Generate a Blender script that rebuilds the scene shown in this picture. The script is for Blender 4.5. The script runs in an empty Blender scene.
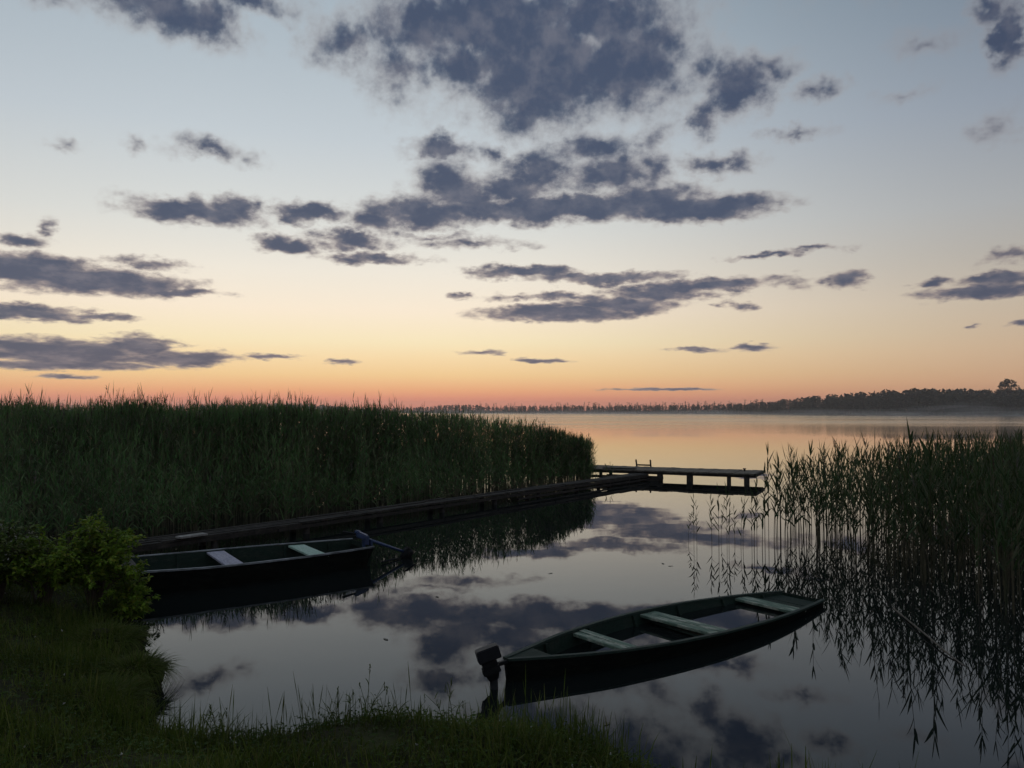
import bpy, bmesh, math, random
import numpy as np
from mathutils import Vector, Matrix

RNG = np.random.default_rng(7)
random.seed(7)
scene = bpy.context.scene
COL = scene.collection

# ------------------------------------------------------------------ camera
H_EYE = 2.3
FPX = 780.0
PITCH = math.atan(27.0 / FPX)
cam_d = bpy.data.cameras.new("camera")
cam = bpy.data.objects.new("camera", cam_d)
COL.objects.link(cam)
cam.location = (0, 0, H_EYE)
cam.rotation_euler = (math.pi / 2 + PITCH, 0, 0)
cam_d.sensor_width = 36.0
cam_d.lens = FPX / 1024.0 * 36.0
cam_d.clip_start = 0.05
cam_d.clip_end = 20000
scene.camera = cam


def ray(px, py):
    u = (px - 512.0) / FPX
    v = (384.0 - py) / FPX
    cp, sp = math.cos(PITCH), math.sin(PITCH)
    return Vector((u, cp - v * sp, sp + v * cp))


def at(px, py, z=0.0):
    """point of the photo's pixel on the level plane at height z"""
    d = ray(px, py)
    t = (z - H_EYE) / d.z
    return Vector((d.x * t, d.y * t, z))


def atd(px, py, depth):
    d = ray(px, py)
    t = depth / d.y
    return Vector((d.x * t, depth, H_EYE + d.z * t))


# ------------------------------------------------------------------ helpers
def tag(o, label=None, cat=None, group=None, kind=None):
    if label: o["label"] = label
    if cat: o["category"] = cat
    if group: o["group"] = group
    if kind: o["kind"] = kind
    return o


def empty(name, loc=(0, 0, 0), rot=(0, 0, 0)):
    o = bpy.data.objects.new(name, None)
    COL.objects.link(o)
    o.location = loc
    o.rotation_euler = rot
    o.empty_display_size = 0.2
    return o


def copy_tree(o, parent=None):
    c = o.copy()
    COL.objects.link(c)
    if parent is not None:
        c.parent = parent
    for ch in list(o.children):
        copy_tree(ch, c)
    return c


def link(name, me, m, parent=None, smooth=False):
    o = bpy.data.objects.new(name, me)
    COL.objects.link(o)
    if m is not None:
        me.materials.append(m)
    if parent is not None:
        o.parent = parent
    if smooth and len(me.polygons):
        me.polygons.foreach_set("use_smooth", np.ones(len(me.polygons), dtype=bool))
    return o


class MB:
    """collects shapes and links them as one mesh"""
    def __init__(self):
        self.v, self.f = [], []

    def add(self, vs, fs):
        b = len(self.v)
        self.v += [tuple(p) for p in vs]
        self.f += [tuple(b + i for i in f) for f in fs]
        return self

    def box(self, c, size, mat=None):
        sx, sy, sz = (s / 2 for s in size)
        c = Vector(c)
        pts = [Vector((x, y, z)) for z in (-sz, sz) for y in (-sy, sy) for x in (-sx, sx)]
        if mat is not None:
            pts = [mat @ p for p in pts]
        pts = [p + c for p in pts]
        return self.add(pts, [(0, 2, 3, 1), (4, 5, 7, 6), (0, 1, 5, 4), (2, 6, 7, 3), (0, 4, 6, 2), (1, 3, 7, 5)])

    def bar(self, a, b, w, h, roll=0.0, jitter=0.0):
        """box from a to b, w wide (level), h high"""
        a, b = Vector(a), Vector(b)
        d = (b - a)
        L = d.length
        x = d.normalized()
        up = Vector((0, 0, 1)) if abs(x.z) < 0.95 else Vector((0, 1, 0))
        y = up.cross(x).normalized()
        z = x.cross(y)
        m = Matrix((x, y, z)).transposed() @ Matrix.Rotation(roll, 3, 'X')
        return self.box((a + b) / 2, (L, w, h), m)

    def tube(self, pts, radii, n=8, cap=True):
        pts = [Vector(p) for p in pts]
        if not hasattr(radii, "__len__"):
            radii = [radii] * len(pts)
        vs, fs = [], []
        for i, p in enumerate(pts):
            d = (pts[min(i + 1, len(pts) - 1)] - pts[max(i - 1, 0)]).normalized()
            up = Vector((0, 0, 1)) if abs(d.z) < 0.9 else Vector((1, 0, 0))
            y = up.cross(d).normalized()
            z = d.cross(y)
            for k in range(n):
                a = 2 * math.pi * k / n
                vs.append(p + (y * math.cos(a) + z * math.sin(a)) * radii[i])
        for i in range(len(pts) - 1):
            for k in range(n):
                k2 = (k + 1) % n
                fs.append((i * n + k, i * n + k2, (i + 1) * n + k2, (i + 1) * n + k))
        if cap:
            fs.append(tuple(range(n - 1, -1, -1)))
            fs.append(tuple((len(pts) - 1) * n + k for k in range(n)))
        return self.add(vs, fs)

    def build(self, name, m, parent=None, smooth=False, bevel=0.0):
        me = bpy.data.meshes.new(name)
        me.from_pydata(self.v, [], self.f)
        if bevel > 0:
            bm = bmesh.new()
            bm.from_mesh(me)
            bmesh.ops.bevel(bm, geom=list(bm.edges), offset=bevel, segments=2, affect='EDGES', clamp_overlap=True)
            bm.to_mesh(me)
            bm.free()
        me.validate()
        me.update()
        return link(name, me, m, parent, smooth)


class Soup:
    """numpy triangle/quad soup for leaves, blades and stems"""
    def __init__(self):
        self.V, self.Q, self.n = [], [], 0

    def add(self, verts, quads):
        self.V.append(verts.reshape(-1, 3))
        self.Q.append(quads.reshape(-1, 4) + self.n)
        self.n += verts.reshape(-1, 3).shape[0]

    def ribbons(self, p0, dirs, length, width, droop, nseg=4, prof=None, side=None, twist=0.0, fold=0.0):
        """n flat blades: start p0, start direction dirs, bending down by droop"""
        n = len(p0)
        if n == 0:
            return
        dirs = dirs / (np.linalg.norm(dirs, axis=1, keepdims=True) + 1e-9)
        length = np.broadcast_to(np.asarray(length, float), (n,))
        width = np.broadcast_to(np.asarray(width, float), (n,))
        droop = np.broadcast_to(np.asarray(droop, float), (n,))
        if side is None:
            rnd = RNG.normal(size=(n, 3)) * np.array([1, 1, 0.25])
            side = np.cross(dirs, np.array([0, 0, 1.0]) + 0.0 * rnd)
            bad = np.linalg.norm(side, axis=1) < 0.15
            side[bad] = np.cross(dirs[bad], rnd[bad])
        side = side / (np.linalg.norm(side, axis=1, keepdims=True) + 1e-9)
        if twist:
            nrm = np.cross(side, dirs)
            a = RNG.normal(0, twist, n)[:, None]
            side = side * np.cos(a) + nrm * np.sin(a)
        t = np.linspace(0, 1, nseg + 1)
        if prof is None:
            prof = np.interp(t, [0, 0.25, 0.6, 1], [0.55, 1.0, 0.75, 0.03])
        P = p0[:, None, :] + dirs[:, None, :] * (t[None, :, None] * length[:, None, None])
        fall = (droop * length)[:, None] * (t[None, :] ** 2)
        P[:, :, 2] -= fall
        W = 0.5 * width[:, None] * prof[None, :]
        A = P + side[:, None, :] * W[:, :, None]
        B = P - side[:, None, :] * W[:, :, None]
        verts = np.stack([A, B], axis=2)           # n, s+1, 2, 3
        base = (np.arange(n) * (nseg + 1) * 2)[:, None]
        s = np.arange(nseg)[None, :] * 2
        q = np.stack([base + s, base + s + 1, base + s + 3, base + s + 2], axis=-1)
        self.add(verts, q)

    def stems(self, pts, r0, r1):
        """pts n,k,3 polylines as three sided tapering stalks"""
        n, k, _ = pts.shape
        t = np.linspace(0, 1, k)
        r = np.asarray(r0)[:, None] * (1 - t) + np.asarray(r1)[:, None] * t
        ang = np.array([0, 2.094, 4.189])
        ring = np.stack([np.cos(ang), np.sin(ang), 0 * ang], axis=-1)
        verts = pts[:, :, None, :] + ring[None, None, :, :] * r[:, :, None, None]
        base = (np.arange(n) * k * 3)[:, None, None]
        s = (np.arange(k - 1) * 3)[None, :, None]
        j = np.arange(3)[None, None, :]
        j2 = (j + 1) % 3
        q = np.stack([base + s + j, base + s + j2, base + s + 3 + j2, base + s + 3 + j], axis=-1)
        self.add(verts, q)

    def build(self, name, m, parent=None, smooth=False):
        V = np.concatenate(self.V).astype(np.float32)
        Q = np.concatenate(self.Q).astype(np.int32)
        me = bpy.data.meshes.new(name)
        me.vertices.add(len(V))
        me.vertices.foreach_set("co", V.ravel())
        me.loops.add(Q.size)
        me.loops.foreach_set("vertex_index", Q.ravel())
        me.polygons.add(len(Q))
        me.polygons.foreach_set("loop_start", np.arange(0, Q.size, 4, dtype=np.int32))
        me.update(calc_edges=True)
        return link(name, me, m, parent, smooth)


# ------------------------------------------------------------------ materials
def lin(c):
    c = c / 255.0
    return c / 12.92 if c <= 0.04045 else ((c + 0.055) / 1.055) ** 2.4


def srgb(r, g, b):
    return (lin(r), lin(g), lin(b), 1.0)


def new_mat(name):
    m = bpy.data.materials.new(name)
    m.use_nodes = True
    nt = m.node_tree
    bsdf = nt.nodes["Principled BSDF"]
    return m, nt, bsdf


def N(nt, t, **kw):
    n = nt.nodes.new(t)
    for k, v in kw.items():
        setattr(n, k, v)
    return n


def ramp(nt, stops, interp='LINEAR'):
    r = N(nt, 'ShaderNodeValToRGB')
    cr = r.color_ramp
    cr.interpolation = interp
    while len(cr.elements) < len(stops):
        cr.elements.new(0.5)
    for e, (p, c) in zip(cr.elements, stops):
        e.position = p
        e.color = c if len(c) == 4 else (*c, 1)
    return r


def leaf_mat(name, cols, rough=0.5, trans=0.3, spec=0.3):
    """green blades: colour differs blade by blade, some light passes through"""
    m, nt, b = new_mat(name)
    g = N(nt, 'ShaderNodeNewGeometry')
    r = ramp(nt, [(i / (len(cols) - 1), c) for i, c in enumerate(cols)])
    nt.links.new(g.outputs['Random Per Island'], r.inputs[0])
    tc = N(nt, 'ShaderNodeTexCoord')
    no = N(nt, 'ShaderNodeTexNoise')
    no.inputs['Scale'].default_value = 0.9
    no.inputs['Detail'].default_value = 3
    nt.links.new(tc.outputs['Object'], no.inputs['Vector'])
    mr = N(nt, 'ShaderNodeMapRange')
    mr.inputs['From Min'].default_value = 0.3
    mr.inputs['From Max'].default_value = 0.7
    mr.inputs['To Min'].default_value = 0.55
    mr.inputs['To Max'].default_value = 1.35
    nt.links.new(no.outputs[0], mr.inputs[0])
    mx = N(nt, 'ShaderNodeVectorMath', operation='SCALE')
    nt.links.new(r.outputs[0], mx.inputs[0])
    nt.links.new(mr.outputs[0], mx.inputs['Scale'])
    nt.links.new(mx.outputs[0], b.inputs['Base Color'])
    b.inputs['Roughness'].default_value = rough
    b.inputs['Specular IOR Level'].default_value = spec
    if trans > 0:
        tr = N(nt, 'ShaderNodeBsdfTranslucent')
        nt.links.new(mx.outputs[0], tr.inputs['Color'])
        ms = N(nt, 'ShaderNodeMixShader')
        ms.inputs[0].default_value = trans
        nt.links.new(b.outputs[0], ms.inputs[1])
        nt.links.new(tr.outputs[0], ms.inputs[2])
        nt.links.new(ms.outputs[0], nt.nodes['Material Output'].inputs['Surface'])
    return m


def worn_mat(name, base, worn, scale=(1, 1, 1), amount=0.5, rough=0.7, bump=0.3, nscale=6.0, spec=0.3, sharp=0.12):
    """paint or wood worn through in streaks along local x"""
    m, nt, b = new_mat(name)
    tc = N(nt, 'ShaderNodeTexCoord')
    mp = N(nt, 'ShaderNodeMapping')
    mp.inputs['Scale'].default_value = scale
    nt.links.new(tc.outputs['Object'], mp.inputs[0])
    n1 = N(nt, 'ShaderNodeTexNoise')
    n1.inputs['Scale'].default_value = nscale
    n1.inputs['Detail'].default_value = 8
    n1.inputs['Roughness'].default_value = 0.65
    nt.links.new(mp.outputs[0], n1.inputs['Vector'])
    mr = N(nt, 'ShaderNodeMapRange')
    mr.inputs['From Min'].default_value = 1 - amount - sharp
    mr.inputs['From Max'].default_value = 1 - amount + sharp
    nt.links.new(n1.outputs[0], mr.inputs[0])
    n2 = N(nt, 'ShaderNodeTexNoise')
    n2.inputs['Scale'].default_value = nscale * 3.7
    n2.inputs['Detail'].default_value = 6
    nt.links.new(mp.outputs[0], n2.inputs['Vector'])
    mix = N(nt, 'ShaderNodeMix', data_type='RGBA')
    nt.links.new(mr.outputs[0], mix.inputs[0])
    mix.inputs[6].default_value = (*base, 1)
    mix.inputs[7].default_value = (*worn, 1)
    mr2 = N(nt, 'ShaderNodeMapRange')
    mr2.inputs['From Min'].default_value = 0.3
    mr2.inputs['From Max'].default_value = 0.7
    mr2.inputs['To Min'].default_value = 0.65
    mr2.inputs['To Max'].default_value = 1.25
    nt.links.new(n2.outputs[0], mr2.inputs[0])
    sc = N(nt, 'ShaderNodeVectorMath', operation='SCALE')
    nt.links.new(mix.outputs[2], sc.inputs[0])
    nt.links.new(mr2.outputs[0], sc.inputs['Scale'])
    nt.links.new(sc.outputs[0], b.inputs['Base Color'])
    b.inputs['Roughness'].default_value = rough
    b.inputs['Specular IOR Level'].default_value = spec
    bp = N(nt, 'ShaderNodeBump')
    bp.inputs['Strength'].default_value = bump
    bp.inputs['Distance'].default_value = 0.01
    nt.links.new(n2.outputs[0], bp.inputs['Height'])
    nt.links.new(bp.outputs[0], b.inputs['Normal'])
    return m


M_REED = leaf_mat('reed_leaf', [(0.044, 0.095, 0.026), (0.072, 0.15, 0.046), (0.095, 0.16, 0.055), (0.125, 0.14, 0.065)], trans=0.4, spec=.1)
M_REED2 = leaf_mat('reed_leaf_backlit', [(0.024, 0.046, 0.015), (0.036, 0.066, 0.022), (0.048, 0.078, 0.026), (0.070, 0.072, 0.036)], trans=0.3, spec=.12)  # darker copy of the reed leaf: its backlit shade is put into the colour
M_STEM2 = leaf_mat('reed_stem_dark', [(0.020, 0.022, 0.010), (0.034, 0.030, 0.016), (0.055, 0.045, 0.026)], trans=0.0, spec=.1)  # darker stem tones for the reeds standing apart
M_REEDSTEM = leaf_mat('reed_stem', [(0.045, 0.055, 0.022), (0.075, 0.070, 0.035), (0.09, 0.08, 0.045), (0.12, 0.10, 0.06)], trans=0.0)
M_PLUME = leaf_mat('reed_plume', [(0.05, 0.035, 0.028), (0.085, 0.06, 0.045)], trans=0.2)
M_GRASS = leaf_mat('grass_blade', [(0.044, 0.064, 0.009), (0.064, 0.092, 0.014), (0.084, 0.112, 0.020), (0.12, 0.115, 0.038)], trans=0.3, spec=0.05)
M_CLOVER = leaf_mat('clover_leaf', [(0.028, 0.052, 0.010), (0.048, 0.078, 0.016)], trans=0.25, spec=0.04)
M_FLOWER = leaf_mat('clover_flower', [(0.25, 0.25, 0.2), (0.42, 0.40, 0.36)], trans=0.0)
M_BUSH = leaf_mat('bush_leaf', [(0.08, 0.14, 0.016), (0.12, 0.20, 0.020), (0.17, 0.26, 0.026), (0.22, 0.23, 0.03)], trans=0.4, spec=0.08)
M_WEED = leaf_mat('weed_leaf', [(0.05, 0.085, 0.014), (0.08, 0.12, 0.022), (0.11, 0.13, 0.04)], trans=0.3, spec=0.08)
M_TWIG = worn_mat('twig_bark', (0.05, 0.035, 0.02), (0.08, 0.06, 0.04))
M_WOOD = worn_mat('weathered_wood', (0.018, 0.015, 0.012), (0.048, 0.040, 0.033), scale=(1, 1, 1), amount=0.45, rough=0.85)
M_DECK = worn_mat('pale_deck', (0.085, 0.070, 0.054), (0.16, 0.135, 0.105), scale=(1, 1, 1), amount=0.45, rough=0.85)  # lighter brown wood for the platform deck
M_WETWOOD = worn_mat('wet_wood', (0.018, 0.014, 0.011), (0.045, 0.036, 0.03), amount=0.4, rough=0.7)
M_DRYREED = worn_mat('dry_reed', (0.07, 0.06, 0.045), (0.12, 0.10, 0.08))
M_GREYPLANK = worn_mat('grey_plank', (0.20, 0.185, 0.17), (0.30, 0.28, 0.26), amount=0.5, rough=0.85)
M_HULL = worn_mat('tarred_hull', (0.005, 0.006, 0.005), (0.015, 0.016, 0.012), scale=(1, 3, 4), amount=0.38, rough=0.9, spec=0.04)
M_INNER = worn_mat('dark_green_paint', (0.008, 0.019, 0.013), (0.022, 0.028, 0.021), scale=(1, 3, 3), amount=0.4, rough=0.7, spec=0.15)
M_RIM = worn_mat('green_rim_paint', (0.05, 0.085, 0.065), (0.13, 0.135, 0.12), scale=(1, 4, 4), amount=0.4, rough=0.7)
M_RIMDARK = worn_mat('dark_rim_paint', (0.012, 0.026, 0.019), (0.034, 0.044, 0.036), scale=(1, 4, 4), amount=0.4, rough=0.7)
M_RIMPALE = worn_mat('pale_rim_wood', (0.035, 0.038, 0.04), (0.26, 0.27, 0.28), scale=(1, 3, 3), amount=0.55, rough=0.75, nscale=2.5)
M_MINT = worn_mat('faded_mint_paint', (0.085, 0.13, 0.095), (0.31, 0.32, 0.26), scale=(5, 0.7, 1), amount=0.46, rough=0.75, nscale=6, sharp=.06)
M_MINT2 = worn_mat('pale_mint_paint', (0.26, 0.37, 0.30), (0.36, 0.42, 0.37), scale=(3, 0.5, 1), amount=0.45, rough=0.7, nscale=9)
M_LAV = worn_mat('lavender_grey_paint', (0.26, 0.25, 0.31), (0.34, 0.32, 0.37), scale=(3, 0.5, 1), amount=0.45, rough=0.7, nscale=9)
M_BROWN = worn_mat('brown_seat_paint', (0.016, 0.011, 0.010), (0.03, 0.02, 0.018), scale=(3, 0.5, 1), amount=0.45, rough=0.7)
M_BLACK = worn_mat('black_plastic', (0.007, 0.007, 0.008), (0.016, 0.016, 0.017), amount=0.4, rough=0.6, bump=0.05, spec=0.15)
M_COWL = worn_mat('graphite_cowl', (0.010, 0.010, 0.013), (0.022, 0.022, 0.025), amount=0.35, rough=0.5, bump=0.05, spec=0.2)
M_BLUE = worn_mat('blue_tube', (0.025, 0.045, 0.11), (0.07, 0.09, 0.16), scale=(1, 1, 1), amount=0.35, rough=0.35, bump=0.05, spec=0.5)
M_METAL = worn_mat('dull_metal', (0.10, 0.10, 0.11), (0.16, 0.16, 0.17), amount=0.4, rough=0.45, bump=0.1)
M_MUD = worn_mat('bank_soil', (0.020, 0.017, 0.011), (0.032, 0.036, 0.014), amount=0.5, rough=0.95, bump=0.8, nscale=3, spec=0.05)
M_FAR = leaf_mat('far_needles', [(0.014, 0.020, 0.010), (0.022, 0.030, 0.014), (0.034, 0.036, 0.018)], trans=0.0, spec=0.05)
M_FARTRUNK = worn_mat('far_bark', (0.03, 0.025, 0.02), (0.05, 0.04, 0.035))
M_FARLAND = worn_mat('far_marsh', (0.03, 0.035, 0.016), (0.045, 0.045, 0.022), nscale=0.1)


def water_mat(name, still=False):
    m, nt, b = new_mat(name)
    b.inputs['Base Color'].default_value = (0.006, 0.008, 0.008, 1)
    b.inputs['IOR'].default_value = 1.333
    b.inputs['Roughness'].default_value = 0.0
    b.inputs['Specular IOR Level'].default_value = 0.5
    if still:
        return m
    tc = N(nt, 'ShaderNodeTexCoord')

    def noise(scale, detail, sx=1.0, sy=1.0):
        mp = N(nt, 'ShaderNodeMapping')
        mp.inputs['Scale'].default_value = (sx, sy, 1)
        nt.links.new(tc.outputs['Object'], mp.inputs[0])
        n = N(nt, 'ShaderNodeTexNoise')
        n.inputs['Scale'].default_value = scale
        n.inputs['Detail'].default_value = detail
        nt.links.new(mp.outputs[0], n.inputs['Vector'])
        return n
    slow = noise(0.6, 2)                       # slow swell that bends reflections a little
    fine = noise(5.0, 2, 0.5, 1.0)             # cat's paws in wind streaks out on the lake
    streak = noise(0.035, 3, 0.25, 1.0)
    sep = N(nt, 'ShaderNodeSeparateXYZ')
    nt.links.new(tc.outputs['Object'], sep.inputs[0])
    far = N(nt, 'ShaderNodeMapRange', interpolation_type='SMOOTHSTEP')
    far.inputs['From Min'].default_value = 40
    far.inputs['From Max'].default_value = 150
    nt.links.new(sep.outputs['Y'], far.inputs[0])
    st = N(nt, 'ShaderNodeMapRange')
    st.inputs['From Min'].default_value = 0.45
    st.inputs['From Max'].default_value = 0.62
    st.inputs['To Min'].default_value = 0.55
    st.inputs['To Max'].default_value = 1.0
    nt.links.new(streak.outputs[0], st.inputs[0])
    mu = N(nt, 'ShaderNodeMath', operation='MULTIPLY')
    nt.links.new(far.outputs[0], mu.inputs[0])
    nt.links.new(st.outputs[0], mu.inputs[1])
    mu2 = N(nt, 'ShaderNodeMath', operation='MULTIPLY')
    nt.links.new(mu.outputs[0], mu2.inputs[0])
    nt.links.new(fine.outputs[0], mu2.inputs[1])
    mu3 = N(nt, 'ShaderNodeMath', operation='MULTIPLY_ADD')
    nt.links.new(mu2.outputs[0], mu3.inputs[0])
    mu3.inputs[1].default_value = 2.5
    nt.links.new(slow.outputs[0], mu3.inputs[2])
    ro = N(nt, 'ShaderNodeMath', operation='MULTIPLY')
    nt.links.new(mu.outputs[0], ro.inputs[0])
    ro.inputs[1].default_value = 0.20
    nt.links.new(ro.outputs[0], b.inputs['Roughness'])
    bp = N(nt, 'ShaderNodeBump')
    bp.inputs['Strength'].default_value = 1.0
    bp.inputs['Distance'].default_value = 0.0022
    nt.links.new(mu3.outputs[0], bp.inputs['Height'])
    nt.links.new(bp.outputs[0], b.inputs['Normal'])
    return m


M_WATER = water_mat('lake_water')
M_BILGE = water_mat('bilge_water', True)

# ------------------------------------------------------------------ sky
world = bpy.data.worlds.new("World")
scene.world = world
world.use_nodes = True
world.cycles.sampling_method = 'MANUAL'
world.cycles.sample_map_resolution = 256
W = world.node_tree
bg = W.nodes['Background']
SUN_AZ = math.radians(-12.5)          # glow left of the middle


def sky_pos(px, py):
    d = ray(px, py).normalized()
    return math.degrees(math.atan2(d.x, d.y)), math.degrees(math.asin(d.z))


def wm(op, a=None, b=None, c=None):
    n = N(W, 'ShaderNodeMath', operation=op)
    for i, v in enumerate((a, b, c)):
        if v is None: continue
        if isinstance(v, (int, float)): n.inputs[i].default_value = v
        else: W.links.new(v, n.inputs[i])
    return n.outputs[0]


def wv(op, a=None, b=None, c=None, out=0):
    n = N(W, 'ShaderNodeVectorMath', operation=op)
    for i, v in enumerate((a, b, c)):
        if v is None: continue
        if isinstance(v, (tuple, list)): n.inputs[i].default_value = v
        else: W.links.new(v, n.inputs[i])
    return n.outputs[out]


def wmap(v, f0, f1, t0=0.0, t1=1.0, smooth=True):
    n = N(W, 'ShaderNodeMapRange')
    if smooth: n.interpolation_type = 'SMOOTHSTEP'
    n.inputs['From Min'].default_value = f0
    n.inputs['From Max'].default_value = f1
    n.inputs['To Min'].default_value = t0
    n.inputs['To Max'].default_value = t1
    W.links.new(v, n.inputs[0])
    return n.outputs[0]


def wmix(f, a, b):
    n = N(W, 'ShaderNodeMix', data_type='RGBA')
    if isinstance(f, (int, float)): n.inputs[0].default_value = f
    else: W.links.new(f, n.inputs[0])
    for i, v in ((6, a), (7, b)):
        if isinstance(v, tuple): n.inputs[i].default_value = v
        else: W.links.new(v, n.inputs[i])
    return n.outputs[2]


wtc = N(W, 'ShaderNodeTexCoord')
wsep = N(W, 'ShaderNodeSeparateXYZ')
W.links.new(wv('NORMALIZE', wtc.outputs['Generated']), wsep.inputs[0])
X, Y, Z = wsep.outputs
az = wm('MULTIPLY', wm('ARCTAN2', X, Y), 180 / math.pi)
el = wm('MULTIPLY', wm('ARCSINE', Z), 180 / math.pi)
elp = wm('MAXIMUM', el, 0.0)
# elevation -> 0..1 with more room for the horizon: sqrt(el/90)
elr = wm('SQRT', wm('DIVIDE', elp, 90.0))


def el_ramp(stops):
    r = ramp(W, [(math.sqrt(e / 90.0), srgb(*c)) for e, c in stops])
    W.links.new(elr, r.inputs[0])
    return r.outputs[0]


glow = el_ramp([(0, (236, 128, 106)), (0.9, (248, 154, 120)), (1.5, (252, 180, 128)), (2.6, (253, 212, 152)), (3.9, (255, 226, 176)), (5, (254, 236, 194)),
                (7.2, (254, 238, 214)), (10, (242, 235, 221)), (13, (223, 224, 219)), (19, (196, 205, 211)), (28, (166, 180, 191)), (40, (158, 171, 183)), (90, (150, 164, 178))])
flank = el_ramp([(0, (180, 128, 102)), (0.8, (194, 144, 112)), (2.0, (204, 163, 130)), (4.0, (202, 174, 146)), (7, (192, 178, 160)),
                 (10, (174, 169, 162)), (13, (164, 167, 170)), (19, (140, 150, 164)), (28, (106, 123, 140)), (40, (124, 140, 156)), (90, (150, 164, 178))])
back = el_ramp([(0, (118, 116, 128)), (4, (138, 132, 140)), (10, (138, 140, 150)), (20, (132, 140, 152)), (40, (138, 150, 164)), (90, (150, 164, 178))])
daz = wm('ABSOLUTE', wm('SUBTRACT', az, math.degrees(SUN_AZ)))
daz = wm('MINIMUM', daz, wm('SUBTRACT', 360.0, daz))
# the left flank stays warmer than the right one
left = wmap(wm('SUBTRACT', az, math.degrees(SUN_AZ)), -30, 4, 0.72, 1.0)
sky_c = wmix(wmap(wm('MULTIPLY', daz, left), 6, 54), glow, flank)
sky_c = wmix(wmap(daz, 48, 125), sky_c, back)
# faint high veil so that the clear sky is not a perfect gradient
# ---- clouds: soft masses laid out over the sky by bearing and height
wcomb = N(W, 'ShaderNodeCombineXYZ')
W.links.new(az, wcomb.inputs[0])
W.links.new(el, wcomb.inputs[1])
P = wcomb.outputs[0]
wl = wm('MULTIPLY', wm('LOGARITHM', wm('ADD', elp, 4.5), math.e), 30.0)
qcomb = N(W, 'ShaderNodeCombineXYZ')
W.links.new(az, qcomb.inputs[0])
W.links.new(wl, qcomb.inputs[1])
Q = qcomb.outputs[0]


def wnoise(scale, detail, rough=0.55, vec=None, off=(0, 0, 0), dist=0.0):
    n = N(W, 'ShaderNodeTexNoise')
    n.inputs['Scale'].default_value = scale
    n.inputs['Detail'].default_value = detail
    n.inputs['Roughness'].default_value = rough
    n.inputs['Distortion'].default_value = dist
    W.links.new(wv('ADD', vec if vec is not None else Q, off), n.inputs['Vector'])
    return n


warp = wv('SUBTRACT', wnoise(0.22, 4, 0.6).outputs['Color'], (0.5, 0.5, 0.5))
vs = wmap(elp, 0, 25, 0.5, 3.2, smooth=False)
wsc = N(W, 'ShaderNodeCombineXYZ')
W.links.new(wmap(elp, 0, 25, 3.5, 5.0, smooth=False), wsc.inputs[0])
W.links.new(vs, wsc.inputs[1])
warp2 = wv('SUBTRACT', wnoise(0.9, 5, 0.6, off=(17, 5, 23)).outputs['Color'], (0.5, 0.5, 0.5))
PW = wv('ADD', P, wv('MULTIPLY', warp, wsc.outputs[0]))
PW = wv('ADD', PW, wv('MULTIPLY', wv('MULTIPLY', warp2, wsc.outputs[0]), (0.45, 0.55, 0)))

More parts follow.
